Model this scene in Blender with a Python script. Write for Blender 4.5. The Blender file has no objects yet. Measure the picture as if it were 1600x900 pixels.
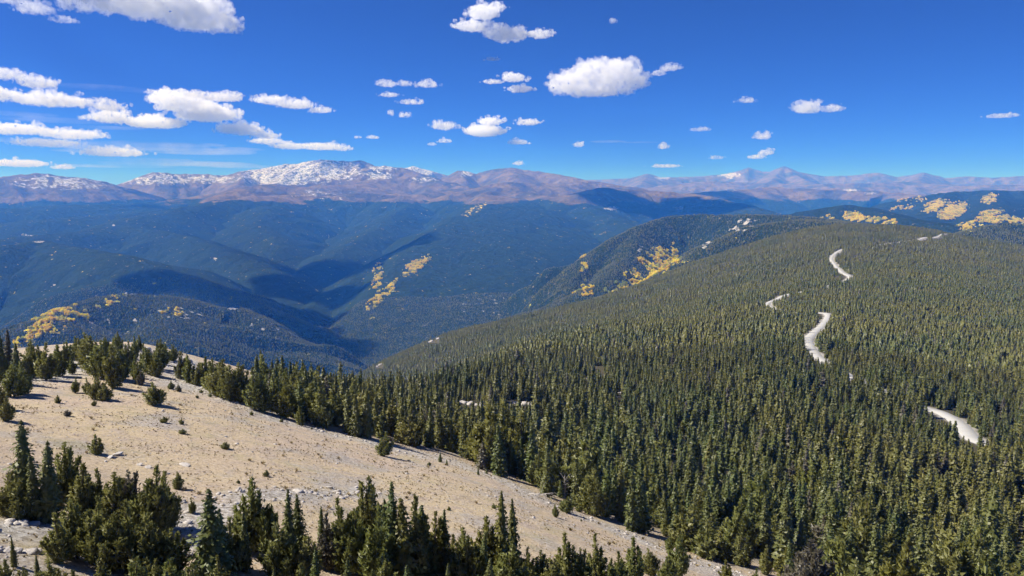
import bpy, math, random, time
import numpy as np
from mathutils import Vector

T0 = time.time()
random.seed(7)
rng = np.random.default_rng(11)
SC = bpy.context.scene
ROOT = SC.collection

# ------------------------------------------------------------------ camera geometry
FPX, HOR = 1155.0, 303.0
PITCH = math.atan((450 - HOR) / FPX)
SP, CP = math.sin(PITCH), math.cos(PITCH)

def ray(px, py):
    X = (px - 800) / FPX; Y = (450 - py) / FPX
    return np.array([X, CP + Y * SP, -SP + Y * CP])

def P(px, py, D):
    d = ray(px, py)
    return d * (D / math.hypot(d[0], d[1]))

def project(p):
    """world points (n,3) -> px, py, depth"""
    x, y, z = p[:, 0], p[:, 1], p[:, 2]
    dep = y * CP - z * SP
    up = y * SP + z * CP
    dep = np.maximum(dep, 1e-6)
    return 800 + FPX * x / dep, 450 - FPX * up / dep, dep

# ------------------------------------------------------------------ noise
PERM = rng.permutation(256)
PERM = np.concatenate([PERM, PERM, PERM])
GR = rng.random(768) * 2 * np.pi
GX, GY = np.cos(GR), np.sin(GR)

def perlin(x, y):
    xi = np.floor(x).astype(np.int64); yi = np.floor(y).astype(np.int64)
    xf, yf = x - xi, y - yi
    xi &= 255; yi &= 255
    u = xf * xf * xf * (xf * (xf * 6 - 15) + 10); v = yf * yf * yf * (yf * (yf * 6 - 15) + 10)
    def g(a, b, fx, fy):
        h = PERM[PERM[a] + b]
        return GX[h] * fx + GY[h] * fy
    a = g(xi, yi, xf, yf); b = g(xi + 1, yi, xf - 1, yf)
    c = g(xi, yi + 1, xf, yf - 1); d = g(xi + 1, yi + 1, xf - 1, yf - 1)
    return ((a * (1 - u) + b * u) * (1 - v) + (c * (1 - u) + d * u) * v) * 1.5

def fbm(x, y, octv=4, gain=0.5):
    s = 0; a = 1.0; t = 0
    for i in range(octv):
        s = s + a * perlin(x + 17.3 * i, y - 9.1 * i); t += a
        x = x * 2.03; y = y * 2.03; a *= gain
    return s / t

def ridged(x, y, octv=4):
    s = 0; a = 1.0; t = 0
    for i in range(octv):
        s = s + a * (1 - np.abs(perlin(x + 31.7 * i, y + 5.3 * i)) * 2); t += a
        x = x * 2.1; y = y * 2.1; a *= 0.5
    return s / t

def sstep(a, b, x):
    t = np.clip((x - a) / (b - a), 0, 1)
    return t * t * (3 - 2 * t)

# ------------------------------------------------------------------ near terrain: thin plate through (px, py, distance)
NEAR = {
    -350: [(1500, 8), (1250, 22), (900, 45), (700, 82), (580, 150), (548, 180), (640, 260), (780, 500), (700, 1500), (570, 3000)],
    -100: [(1500, 8), (1250, 22), (900, 45), (700, 84), (580, 155), (548, 185), (640, 260), (780, 500), (700, 1500), (570, 3000)],
    80: [(1500, 8), (1250, 22), (900, 46), (810, 60), (700, 88), (620, 124), (568, 165), (540, 196), (600, 270), (760, 500), (720, 1300), (570, 3000)],
    210: [(1500, 8), (1250, 22), (900, 48), (800, 65), (700, 91), (620, 126), (565, 170), (535, 203), (585, 270), (730, 500), (700, 1300), (570, 3000)],
    400: [(1500, 8), (1250, 22), (900, 49), (790, 68), (700, 97), (640, 132), (603, 168), (582, 205), (630, 280), (720, 500), (680, 1300), (575, 3000)],
    600: [(1500, 8), (1250, 22), (900, 51), (800, 72), (720, 107), (680, 140), (648, 185), (622, 250), (616, 300), (660, 450), (650, 800), (592, 1200), (566, 1500), (600, 2000), (600, 3000)],
    700: [(900, 52), (760, 92), (715, 130), (672, 180), (625, 300), (600, 400), (600, 700), (552, 1200), (524, 1600), (560, 2100), (610, 3000)],
    800: [(1500, 8), (1250, 22), (900, 54), (835, 70), (780, 96), (745, 128), (700, 180), (635, 300), (580, 460), (550, 600), (552, 800), (524, 1200), (500, 1650), (540, 2150), (620, 3000)],
    1000: [(1500, 8), (1250, 24), (900, 66), (860, 86), (822, 115), (785, 150), (720, 205), (635, 330), (560, 520), (510, 730), (500, 950), (470, 1300), (446, 1850), (480, 2400), (600, 3100)],
    1200: [(1500, 8), (1250, 28), (960, 72), (895, 98), (860, 124), (800, 165), (700, 245), (600, 380), (530, 560), (486, 800), (458, 1000), (422, 1350), (386, 1750), (376, 1950), (405, 2500), (560, 3200)],
    1400: [(1500, 8), (1250, 32), (900, 122), (850, 152), (780, 202), (700, 285), (620, 405), (552, 560), (486, 820), (437, 1150), (395, 1550), (357, 2000), (390, 2600), (540, 3300)],
    1600: [(1500, 8), (1250, 34), (900, 152), (800, 215), (720, 302), (640, 425), (565, 600), (505, 860), (455, 1250), (413, 1750), (388, 2100), (415, 2600), (520, 3300)],
    1850: [(1500, 8), (1250, 34), (900, 172), (760, 300), (640, 480), (545, 800), (472, 1300), (425, 1850), (408, 2150), (435, 2600), (530, 3300)],
}
pts = []
for px, col in NEAR.items():
    for py, D in col:
        p = P(px, py, D)
        pts.append((math.atan2(p[0], p[1]), math.log(D), p[2] / D))
pts = np.array(pts)
AS = 2.2          # azimuth scale against ln(D)
def tps_k(r2):
    return np.where(r2 > 1e-12, 0.5 * r2 * np.log(np.maximum(r2, 1e-12)), 0)
def tps_fit(p, lam=0.002):
    n = len(p); X = np.column_stack([p[:, 0] * AS, p[:, 1]])
    r2 = ((X[:, None] - X[None]) ** 2).sum(2)
    A = np.zeros((n + 3, n + 3)); A[:n, :n] = tps_k(r2) + lam * np.eye(n)
    A[:n, n] = 1; A[:n, n + 1:] = X; A[n, :n] = 1; A[n + 1:, :n] = X.T
    b = np.zeros(n + 3); b[:n] = p[:, 2]
    return X, np.linalg.solve(A, b)
TX, TW = tps_fit(pts)
def near_t(az, ld):
    sh = az.shape; a = az.ravel() * AS; l = ld.ravel(); out = np.full(a.shape, TW[-3]) + TW[-2] * a + TW[-1] * l
    for i in range(len(TX)):
        out += TW[i] * tps_k((a - TX[i, 0]) ** 2 + (l - TX[i, 1]) ** 2)
    return out.reshape(sh)

# ------------------------------------------------------------------ far ridges: (px, py, distance), slope, rounding, gully size
k = 1000.0
RIDGES = [
    ([(-150, 302, 12.5), (0, 278, 13), (55, 270, 13), (130, 278, 13.2), (185, 291, 13.5)], 0.45, 112, 500),
    ([(170, 293, 15), (240, 270, 15), (300, 273, 15), (350, 273, 15), (395, 288, 14)], 0.48, 90, 500),
    ([(350, 275, 15.5), (385, 267, 15), (420, 262, 15), (450, 256, 14.8), (500, 250, 14.7), (530, 252, 14.7), (562, 250, 14.7), (578, 256, 14.6), (600, 266, 14.6)], 0.50, 45, 450),
    ([(562, 252, 14.7), (555, 272, 13.6)], 0.62, 30, 300),
    ([(385, 267, 15), (372, 285, 13.5)], 0.62, 30, 300),
    ([(450, 289, 12.2), (500, 274, 12.8), (545, 270, 13), (575, 262, 13), (600, 258, 13.1), (640, 266, 13), (680, 278, 12.5), (740, 297, 12)], 0.45, 120, 600),
    ([(600, 272, 18), (645, 259, 18), (700, 274, 18)], 0.52, 75, 500),
    ([(690, 292, 14), (702, 275, 14), (716, 266, 14), (745, 271, 14), (772, 264, 14), (800, 261, 14), (850, 269, 13.5), (910, 281, 13), (1000, 294, 13)], 0.48, 82, 500),
    ([(716, 266, 14), (728, 283, 12.8)], 0.56, 30, 300),
    ([(800, 261, 14), (812, 283, 12.4), (800, 300, 10.8)], 0.42, 150, 500),
    ([(330, 317, 9.5), (360, 303, 10.2), (390, 290, 11), (430, 288, 11.3), (480, 293, 11.5), (560, 287, 12), (600, 275, 12.6)], 0.39, 165, 600),
    ([(720, 301, 10.2), (775, 286, 11), (850, 286, 11.7), (900, 288, 12.2)], 0.39, 150, 600),
    ([(620, 310, 10), (680, 300, 10.8), (720, 292, 11.6)], 0.39, 150, 500),
    # far right skyline
    ([(850, 287, 24), (910, 281, 24), (985, 278, 24), (1000, 274, 24), (1012, 271, 24), (1032, 277, 24), (1100, 275, 25), (1135, 271, 25), (1155, 266, 25), (1170, 261, 25), (1192, 268, 25), (1206, 268, 25), (1225, 259, 25), (1245, 268, 25), (1290, 275, 25), (1330, 274, 25), (1372, 269, 25), (1402, 276, 25), (1425, 273, 25), (1442, 269, 25), (1475, 278, 25), (1510, 275, 25), (1550, 277, 25), (1610, 274, 25), (1760, 279, 25)], 0.45, 67, 800),
    ([(1012, 271, 24), (1000, 288, 20)], 0.45, 75, 500),
    ([(1225, 259, 25), (1208, 280, 21), (1190, 290, 19)], 0.52, 45, 500),
    ([(1225, 259, 25), (1255, 280, 21), (1290, 291, 18.5)], 0.52, 45, 500),
    ([(1040, 288, 20), (1110, 283, 20), (1180, 285, 20), (1260, 288, 19), (1330, 286, 19), (1420, 284, 20), (1500, 290, 19), (1600, 288, 19)], 0.33, 150, 700),
    ([(1442, 269, 25), (1430, 290, 19)], 0.45, 75, 500),
    # dark hills behind
    ([(860, 332, 8.3), (895, 304, 9), (940, 294, 9.6), (1000, 298, 10), (1080, 303, 10), (1150, 318, 9), (1210, 334, 8)], 0.39, 150, 500),
    ([(1060, 304, 12), (1140, 298, 13), (1200, 293, 14), (1300, 295, 14), (1400, 301, 14), (1480, 309, 13)], 0.36, 187, 600),
    ([(-200, 332, 9.5), (0, 326, 10), (150, 320, 10.5), (240, 318, 11), (330, 305, 12)], 0.27, 225, 600),
    ([(60, 343, 8.5), (180, 336, 9), (240, 330, 9.5)], 0.30, 187, 500),
    # the long hill with the wooded face
    ([(-250, 390, 6), (0, 373, 6.5), (60, 368, 6.8), (110, 364, 7), (180, 353, 7.5), (205, 341, 8), (250, 333, 8.5), (290, 325, 9), (330, 316, 9.5), (400, 306, 10), (480, 303, 10.4), (560, 303, 10.6), (640, 303, 10.8)], 0.41, 135, 550),
    ([(-120, 405, 5.2), (0, 385, 5.4), (60, 376, 5.6), (110, 386, 5.3), (200, 401, 4.7), (290, 430, 4.3), (350, 455, 4.0), (400, 480, 3.8), (450, 515, 3.5)], 0.45, 82, 400),
    ([(200, 352, 7.5), (300, 372, 6.6), (390, 405, 5.8), (430, 435, 5.2), (440, 470, 4.6)], 0.41, 112, 400),
    ([(420, 322, 9), (400, 350, 8), (440, 385, 6.8)], 0.41, 112, 400),
    ([(640, 318, 9.5), (600, 350, 8), (560, 375, 7), (510, 405, 6.2), (460, 432, 5.5), (440, 450, 5.1)], 0.45, 82, 400),
    ([(590, 410, 5.4), (540, 447, 5.0), (510, 460, 4.8), (475, 485, 4.4)], 0.48, 60, 300),
    # central ridge and its spurs
    ([(765, 297, 9.8), (750, 308, 9), (735, 325, 8.1), (700, 346, 7), (655, 376, 6), (620, 406, 5.3), (598, 440, 4.7), (570, 475, 4.2), (530, 520, 3.75), (495, 552, 3.4)], .62, 50, 350),
    ([(752, 312, 8.8), (722, 342, 7.2), (682, 373, 6.0), (648, 405, 5.25), (628, 438, 4.68), (602, 476, 4.15), (565, 524, 3.66), (530, 556, 3.35)], .20, 500, 1200, 1),
    ([(745, 330, 7.8), (715, 380, 6.0), (690, 430, 5.0), (650, 490, 4.15)], .20, 500, 1200, 1),
    ([(757, 306, 9.2), (765, 335, 7.4), (775, 380, 5.8), (778, 430, 4.75), (765, 480, 4.0), (735, 540, 3.4)], .24, 600, 900, 1),
    ([(820, 300, 10), (880, 311, 9.2), (960, 338, 7.8), (1000, 362, 6.5), (930, 410, 5.2), (890, 445, 4.4)], 0.41, 120, 450),
    # spur with the aspens
    ([(-120, 570, 2.6), (20, 536, 2.7), (60, 502, 2.8), (110, 479, 3.0), (160, 464, 3.1), (205, 459, 3.2), (250, 465, 3.2), (300, 478, 3.2), (365, 482, 3.2), (410, 506, 3.1), (480, 545, 3.0), (540, 582, 2.8)], 0.51, 52, 250),
    ([(250, 465, 3.2), (250, 500, 2.9), (220, 540, 2.6)], 0.45, 60, 200),
    # middle right
    ([(850, 500, 2.95), (890, 455, 3.05), (905, 416, 3.3), (960, 373, 3.6), (1000, 353, 3.8), (1040, 339, 3.95), (1100, 336, 3.95), (1200, 336, 3.7), (1280, 341, 3.5), (1350, 352, 3.2)], .95, 60, 280),
    ([(1000, 353, 3.8), (980, 400, 3.3), (930, 450, 2.95)], .8, 60, 250),
    ([(1020, 445, 2.6), (1065, 410, 2.7), (1100, 388, 2.75), (1170, 354, 2.9), (1250, 343, 2.9), (1350, 350, 2.7)], 0.51, 45, 250),
    ([(1180, 342, 6), (1240, 333, 5.6), (1290, 325, 5.6), (1320, 319, 5.6), (1360, 325, 5.5), (1400, 337, 5.0), (1500, 354, 4.5)], 0.42, 82, 300),
    ([(1370, 333, 7.8), (1420, 312, 8.5), (1480, 302, 9), (1550, 296, 9.5), (1680, 300, 9.5)], 0.39, 112, 400),
    ([(1480, 302, 9), (1470, 330, 7), (1450, 345, 6)], 0.39, 90, 350),
    ([(1550, 296, 9.5), (1560, 325, 7), (1530, 348, 5.6)], 0.39, 90, 350),
    ([(1470, 378, 3.0), (1530, 359, 3.2), (1570, 350, 3.4), (1680, 353, 3.4)], 0.48, 60, 250),
]

def far_z(x, y, r):
    z = np.full(x.shape, -1e9)
    wx = x + 90 * fbm(x / 900, y / 900, 3); wy = y + 90 * fbm(x / 900 + 50, y / 900, 3)
    gul = np.zeros(x.shape)
    # the long spur that falls from the middle summit: ground left of it drops away into the gorge
    SPUR = [(765, 297, 9.8), (750, 308, 9), (735, 325, 8.1), (700, 346, 7), (655, 376, 6), (620, 406, 5.3), (598, 440, 4.7), (570, 475, 4.2), (530, 520, 3.75), (495, 552, 3.4), (470, 580, 3.1)]
    SQ = np.array([P(a, b, c * k)[:2] for a, b, c in SPUR])
    sb = np.full(x.shape, 1e18); sside = np.zeros(x.shape)
    for a, b in zip(SQ[:-1], SQ[1:]):
        ab = b - a; t = np.clip(((x - a[0]) * ab[0] + (y - a[1]) * ab[1]) / (ab @ ab), 0, 1)
        dx = x - a[0] - ab[0] * t; dy = y - a[1] - ab[1] * t; d2 = dx * dx + dy * dy; u = d2 < sb
        sb = np.where(u, d2, sb); sside = np.where(u, ab[0] * dy - ab[1] * dx, sside)
    gorge = np.where(sside < 0, np.sqrt(sb), 0.0)
    for ri, (pl, sl, w, lam, *cl) in enumerate(RIDGES):
        Q = np.array([P(a, b, c * k) for a, b, c in pl])
        reach = 1500.0 / sl + 300
        lo = Q[:, :2].min(0) - reach; hi = Q[:, :2].max(0) + reach
        m = (x > lo[0]) & (x < hi[0]) & (y > lo[1]) & (y < hi[1])
        if not m.any(): continue
        xx, yy = x[m], y[m]
        bd = np.full(xx.shape, 1e18); bh = np.zeros(xx.shape); bs = np.zeros(xx.shape)
        acc = 0.0
        for a, b in zip(Q[:-1], Q[1:]):
            ab = b[:2] - a[:2]; L = math.hypot(*ab)
            t = np.clip(((xx - a[0]) * ab[0] + (yy - a[1]) * ab[1]) / (L * L), 0, 1)
            dx = xx - (a[0] + ab[0] * t); dy = yy - (a[1] + ab[1] * t)
            d2 = dx * dx + dy * dy
            u = d2 < bd
            bd = np.where(u, d2, bd); bh = np.where(u, a[2] + (b[2] - a[2]) * t, bh); bs = np.where(u, acc + L * t, bs)
            acc += L
        d = np.sqrt(bd)
        ww = w + 60
        n1 = perlin(bs / lam + ri * 7.7 + 0.4 * perlin(xx / 500, yy / 500), d / (lam * 2.6) + ri * 3.1)
        n2 = perlin(bs / (lam * .37) + ri * 1.7, d / lam + ri * 9.1 + 3)
        fall = (np.sqrt(d * d + w * w) - w)
        zi = bh - sl * (fall + np.minimum(fall, 420) * (.50 * n1 + .20 * n2))
        if cl: zi = zi - .62 * gorge[m]
        zi = np.where(d > reach, -1e9, zi)
        z[m] = np.maximum(z[m], zi)
    floor = -960 + 60 * fbm(x / 1500, y / 1500, 3) + np.clip((r - 9000) / 12000, 0, 1) * 500
    z = np.maximum(z, floor)
    return z

def terrain(az, r):
    x = np.sin(az) * r; y = np.cos(az) * r
    t = near_t(az, np.log(np.minimum(r, 3300.0)))
    zn = t * r
    zn = np.where(r > 3300, -5000, zn)
    # small scale relief
    amp = np.clip(r / 160, 0.05, 1)
    zn = zn + amp * (0.5 * fbm(x / 14, y / 14, 4)) + 6.0 * fbm(x / 170, y / 170, 3) * sstep(250, 700, r)
    far = np.full(r.shape, -1e9)
    m = r > 2000
    far[m] = far_z(x[m], y[m], r[m])
    rough = (12 + 26 * (ridged(x / 430, y / 430, 4) - .5) + 26 * (ridged(x / 900 + 4, y / 900, 4) - .5) * sstep(7000, 12000, r)) * sstep(2600, 9000, r) + 7 * fbm(x / 90, y / 90, 3)
    far = far + np.where(m, rough * sstep(2300, 3500, r) * (1 - .6 * sstep(15000, 20000, r)) - 10 * sstep(2600, 9000, r), 0)
    far = far - np.clip(2150 - r, 0, None) * .8
    return x, y, np.maximum(zn, far)

AZ0, AZ1, NA = math.radians(-43), math.radians(43), 960
seg = [(1.5, 260, 230), (260, 2300, 250), (2300, 8500, 330), (8500, 17000, 230), (17000, 34000, 130)]
rr = []
for a, b, n in seg:
    rr += list(np.geomspace(a, b, n, endpoint=False))
rr.append(34000.0)
rr = np.array(rr); NR = len(rr)
azs = np.linspace(AZ0, AZ1, NA)
AZG, RG = np.meshgrid(azs, rr, indexing='ij')
GXX, GYY, GZZ = terrain(AZG, RG)
print('terrain', NR, NA, round(time.time() - T0, 1))
TAN = GZZ / RG
HMAX = np.maximum.accumulate(TAN, axis=1)          # horizon so far along each bearing
LR = np.log(rr)

def grid_lookup(arr, x, y):
    az = np.arctan2(x, y); r = np.hypot(x, y)
    fi = np.clip((az - AZ0) / (AZ1 - AZ0) * (NA - 1), 0, NA - 1.001)
    fj = np.interp(r, rr, np.arange(NR)); fj = np.clip(fj, 0, NR - 1.001)
    i = fi.astype(int); j = fj.astype(int); u = fi - i; v = fj - j
    return (arr[i, j] * (1 - u) * (1 - v) + arr[i + 1, j] * u * (1 - v) + arr[i, j + 1] * (1 - u) * v + arr[i + 1, j + 1] * u * v)

def ground_z(x, y):
    return grid_lookup(GZZ, np.asarray(x, float), np.asarray(y, float))

MISSES = []
def hit(px, py, dmin=3.0, dmax=33000):
    """where the sight line at (px,py) meets the terrain"""
    d = ray(px, py); h = math.hypot(d[0], d[1])
    rs = np.geomspace(dmin, dmax, 6000)
    gz = ground_z(d[0] / h * rs, d[1] / h * rs)
    lz = d[2] / h * rs
    b = np.nonzero(gz >= lz)[0]
    j = b[0] if len(b) else int(np.argmax((gz - lz) / rs))
    if not len(b): MISSES.append((px, py))
    r = rs[j]
    return np.array([d[0] / h * r, d[1] / h * r, float(gz[j])])

# ------------------------------------------------------------------ ground cover masks (vertex attributes)
PXG, PYG, _ = project(np.stack([GXX.ravel(), GYY.ravel(), GZZ.ravel()], 1))
PXG = PXG.reshape(GXX.shape); PYG = PYG.reshape(GXX.shape)
VIS = TAN >= HMAX - 1e-9

def poly_mask(px, py, poly):
    ins = np.zeros(px.shape, bool); n = len(poly)
    for i in range(n):
        x1, y1 = poly[i]; x2, y2 = poly[(i + 1) % n]
        if y1 == y2: continue
        c = ((y1 > py) != (y2 > py)) & (px < (x2 - x1) * (py - y1) / (y2 - y1) + x1)
        ins ^= c
    return ins

# places of the meadow, worked out where the ground lies
EDGE = [(-60, 560), (300, 600), (345, 620), (400, 640), (450, 660), (550, 686), (640, 708), (700, 718), (800, 758), (850, 784), (950, 822), (1020, 852), (1100, 882), (1240, 930)]
EDGE_W = np.array([hit(a, b)[:2] for a, b in EDGE])
MEADOW = [hit(*p)[:2] for p in EDGE] + [hit(*p)[:2] for p in [(1240, 1100), (700, 1250), (-60, 1250), (-400, 900), (-400, 570)]]
meadow = poly_mask(GXX, GYY, MEADOW) & (RG < 400)
CREST = [hit(*p)[:2] for p in [(-60, 575), (0, 556), (60, 553), (120, 550), (200, 543), (280, 560), (340, 590), (345, 620), (300, 600), (-60, 640)]]

def dist_to_line(x, y, L):
    bd = np.full(np.shape(x), 1e18)
    for a, b in zip(L[:-1], L[1:]):
        ab = b - a; t = np.clip(((x - a[0]) * ab[0] + (y - a[1]) * ab[1]) / (ab @ ab), 0, 1)
        bd = np.minimum(bd, (x - a[0] - ab[0] * t) ** 2 + (y - a[1] - ab[1] * t) ** 2)
    return np.sqrt(bd)

edge_d = dist_to_line(GXX, GYY, EDGE_W)
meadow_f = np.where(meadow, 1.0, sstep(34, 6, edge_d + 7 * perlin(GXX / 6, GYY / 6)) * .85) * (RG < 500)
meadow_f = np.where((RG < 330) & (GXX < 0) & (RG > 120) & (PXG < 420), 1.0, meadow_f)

# alpine ground, snow, aspens, rock
nz1 = fbm(GXX / 700, GYY / 700, 4); nz2 = fbm(GXX / 160 + 9, GYY / 160, 4)
alp_line = -95 + 90 * nz1 + 30 * nz2 + np.clip((RG - 13000) / 9000, 0, 1) * 40
alp_line = alp_line + 320 * sstep(1150, 1330, PXG) * (RG < 12000)
alp = sstep(-30, 30, GZZ - alp_line) * (RG > 6500)
def blob(px, py, rx, ry, r0=0, r1=1e9):
    return np.clip(1 - ((PXG - px) / rx) ** 2 - ((PYG - py) / ry) ** 2, 0, 1) * (RG > r0) * (RG < r1)
snow = sum([blob(95, 285, 95, 15, 9e3), blob(250, 280, 110, 12, 9e3), blob(470, 268, 110, 24, 1.2e4) * 1.7, blob(430, 280, 60, 16, 1.2e4),
            blob(600, 262, 30, 7, 1.2e4), blob(590, 275, 30, 8, 1.1e4), blob(655, 266, 40, 9, 1.5e4) * 2.5, blob(500, 305, 60, 12, 9e3) * .6,
            blob(660, 281, 30, 6, 1.1e4) * .8, blob(728, 272, 14, 7, 1.2e4), blob(1035, 277, 14, 5, 1.8e4) * 1.5, blob(1140, 274, 22, 6, 1.8e4) * 1.2,
            blob(340, 280, 40, 9, 9e3)])
snow = np.clip(np.minimum(snow, 1.3) * .5 + ((ridged(GXX / 150, GYY / 150, 4) - .45) * .9 + (GZZ / 900) * .25 + .03) * sstep(0, .25, snow), 0, .60)

ASPEN = [  # px, py, rx, ry, tilt, dmin, dmax, weight
    (80, 505, 52, 17, -.42, 2200, 4200, 1.2), (110, 500, 60, 9, -.35, 2200, 4200, .8), (155, 478, 45, 8, -.35, 2200, 4200, .5), (60, 525, 40, 12, -.3, 2200, 4000, 1.0), (265, 490, 22, 10, -.2, 2200, 4200, .25),
    (650, 416, 28, 9, -.55, 3500, 8000, 1.3), (592, 466, 30, 8, -.7, 3500, 8000, 1.0), (610, 450, 22, 6, -.8, 3500, 8000, .8), (590, 432, 9, 24, .1, 3500, 8000, .5), (740, 328, 22, 6, -.5, 6000, 12000, .5),
    (1030, 408, 34, 22, -.3, 2400, 5000, 1.2), (1000, 436, 46, 17, -.35, 2400, 5000, 1.1), (970, 452, 26, 8, -.1, 2200, 5000, 1.1), (912, 455, 20, 10, -.2, 2300, 5000, .5), (912, 420, 6, 26, 0, 2300, 5000, .4),
    (1295, 340, 14, 5, 0, 3600, 8000, 1), (1335, 339, 18, 8, .1, 3600, 8000, 1.6), (1375, 345, 30, 5, .1, 3600, 8000, 1.4), (1215, 386, 22, 6, -.4, 1500, 2300, .5),
    (1405, 310, 14, 6, 0, 5000, 12000, .6), (1435, 311, 12, 5, 0, 5000, 12000, .7), (1462, 322, 24, 9, -.3, 5000, 12000, 1.1), (1490, 330, 26, 12, -.4, 4000, 12000, 1.5), (1410, 325, 20, 5, -.2, 5000, 12000, .6),
    (1547, 311, 14, 8, -.3, 5000, 12000, 1.0), (1550, 333, 20, 5, -.1, 4500, 12000, .9), (1560, 343, 40, 7, 0, 4000, 12000, 1.1), (1515, 352, 26, 6, -.2, 3500, 12000, 1.0), (1600, 345, 30, 6, 0, 4000, 12000, .8), (1510, 360, 12, 4, 0, 2400, 12000, .9),
]
asp = np.zeros(GXX.shape)
for (a, b, rx, ry, th, d0, d1, w) in ASPEN:
    ddx, ddy = PXG - a, PYG - b
    u = ddx * math.cos(th) + ddy * math.sin(th); v = -ddx * math.sin(th) + ddy * math.cos(th)
    asp = np.maximum(asp, w * np.clip(1.15 - (u / rx) ** 2 - (v / ry) ** 2, 0, 1) * (RG > d0) * (RG < d1))
asl = np.clip(RG / 3500, 1, 2.4)
asp = np.clip(asp * .6 + (2.2 * fbm(GXX / 45, GYY / 45, 3)) * (asp > 0.01) - .12, 0, 1)

# pale talus and clearings
rockn = np.zeros(GXX.shape)
for (a, b, rx, ry, w) in [(1165, 347, 32, 8, .55), (1150, 358, 20, 6, .5), (1105, 382, 14, 8, .6), (60, 378, 14, 2, .7), (337, 405, 6, 3, .7), (85, 445, 7, 2, .5),
                          (178, 352, 4, 2, .8), (198, 346, 2, 3, .8), (955, 326, 14, 5, .7), (1060, 325, 12, 4, .7), (1000, 387, 8, 10, .3), (365, 482, 12, 2, 1), (200, 459, 14, 2.5, .9), (530, 535, 12, 8, .3), (1140, 298, 18, 2.5, .5),
                          (1330, 297, 20, 3, .8), (40, 368, 20, 1.5, .5), (1360, 302, 14, 3, .6), (760, 480, 60, 22, .08), (180, 505, 60, 20, .12), (410, 510, 40, 25, .12), (280, 490, 60, 12, .3)]:
    q = np.clip(1 - ((PXG - a) / rx) ** 2 - ((PYG - b) / ry) ** 2, 0, 1) * w * (RG > 2300)
    rockn = np.maximum(rockn, np.clip(q * 1.4 + 1.2 * fbm(GXX / 35, GYY / 35, 3) * (q > .02), 0, 1) * (q > .02))
rockn = rockn * (1 - asp)

# ------------------------------------------------------------------ road
ROADS = [
    [(1478, 364, 8), (1462, 371, 8), (1440, 373, 8), (1405, 379, 8), (1370, 383, 8)],
    [(1316, 390, 8), (1303, 398, 8), (1299, 406, 9), (1307, 417, 9), (1318, 427, 9), (1328, 435, 9), (1300, 446, 8), (1270, 452, 8), (1240, 459, 8), (1214, 468, 8), (1200, 476, 8), (1230, 488, 8), (1278, 489, 9), (1294, 492, 9), (1288, 505, 9), (1272, 520, 9), (1262, 532, 10), (1270, 548, 10), (1284, 562, 9), (1330, 590, 9), (1400, 622, 9), (1448, 640, 9), (1475, 648, 9), (1500, 664, 10), (1522, 688, 10), (1560, 700, 9), (1640, 715, 9)],
]
VISROAD = [  # stretches that the trees leave open: px, py, half width in px
    (1478, 364, 4, 3), (1464, 371, 12, 3), (1443, 374, 10, 2), (1312, 392, 6, 4), (1303, 398, 5, 4), (1300, 406, 5, 5), (1306, 415, 6, 6), (1313, 423, 6, 6), (1321, 430, 7, 5),
    (1216, 465, 7, 1.5), (1231, 460, 4, .6), (1306, 432, 5, 1), (1283, 490, 9, 4), (1290, 495, 7, 6), (1285, 504, 8, 8), (1275, 514, 9, 8), (1267, 524, 10, 9), (1264, 535, 10, 10), (1270, 545, 10, 8), (1277, 554, 9, 7), (1284, 561, 6, 5),
    (1452, 641, 8, 4), (1466, 645, 10, 6), (1480, 651, 12, 8), (1494, 660, 14, 10), (1506, 670, 14, 11), (1514, 680, 13, 10), (1522, 686, 12, 8), (1536, 688, 6, 6),
]
def spline(P_, n=14):
    P_ = np.array(P_, float); out = []
    Q = np.vstack([2 * P_[0] - P_[1], P_, 2 * P_[-1] - P_[-2]])
    for i in range(1, len(Q) - 2):
        a, b, c, d = Q[i - 1], Q[i], Q[i + 1], Q[i + 2]
        for t in np.linspace(0, 1, n, endpoint=False):
            out.append(.5 * (2 * b + (c - a) * t + (2 * a - 5 * b + 4 * c - d) * t * t + (3 * b - a - 3 * c + d) * t ** 3))
    out.append(P_[-1]); return np.array(out)
road_lines = []
for rd in ROADS:
    W = []
    for a, b, w in rd:
        h = hit(a, b, 90, 2600)
        W.append((h[0], h[1], w))
    road_lines.append(spline(W))

road_d = np.full(GXX.shape, 1e9)
nm = (RG > 150) & (RG < 2600)
for L in road_lines:
    road_d[nm] = np.minimum(road_d[nm], dist_to_line(GXX[nm], GYY[nm], L[::3, :2]))

# ------------------------------------------------------------------ node helpers
def new_mat(name):
    m = bpy.data.materials.new(name); m.use_nodes = True
    nt = m.node_tree; nt.nodes.clear()
    return m, nt
def N(nt, typ, **kw):
    n = nt.nodes.new(typ)
    for a, b in kw.items():
        if a.startswith('_'): setattr(n, a[1:], b)
        else:
            key = a.replace('__', ' ')
            if key.isdigit() or (key[0] == 'i' and key[1:].isdigit()): n.inputs[int(key.strip('i'))].default_value = b
            else: n.inputs[key].default_value = b
    return n
def L(nt, a, b): nt.links.new(a, b)
def mixc(nt, fac, a, b, blend='MIX'):
    n = nt.nodes.new('ShaderNodeMix'); n.data_type = 'RGBA'; n.blend_type = blend
    for s, v in ((n.inputs[0], fac), (n.inputs[6], a), (n.inputs[7], b)):
        if isinstance(v, bpy.types.NodeSocket): L(nt, v, s)
        elif isinstance(v, (int, float)): s.default_value = v
        else: s.default_value = (*v, 1)
    return n.outputs[2]
def math_n(nt, op, a, b=None, c=None, clamp=False):
    n = nt.nodes.new('ShaderNodeMath'); n.operation = op; n.use_clamp = clamp
    for s, v in zip(n.inputs, (a, b, c)):
        if v is None: continue
        if isinstance(v, bpy.types.NodeSocket): L(nt, v, s)
        else: s.default_value = v
    return n.outputs[0]
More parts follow.
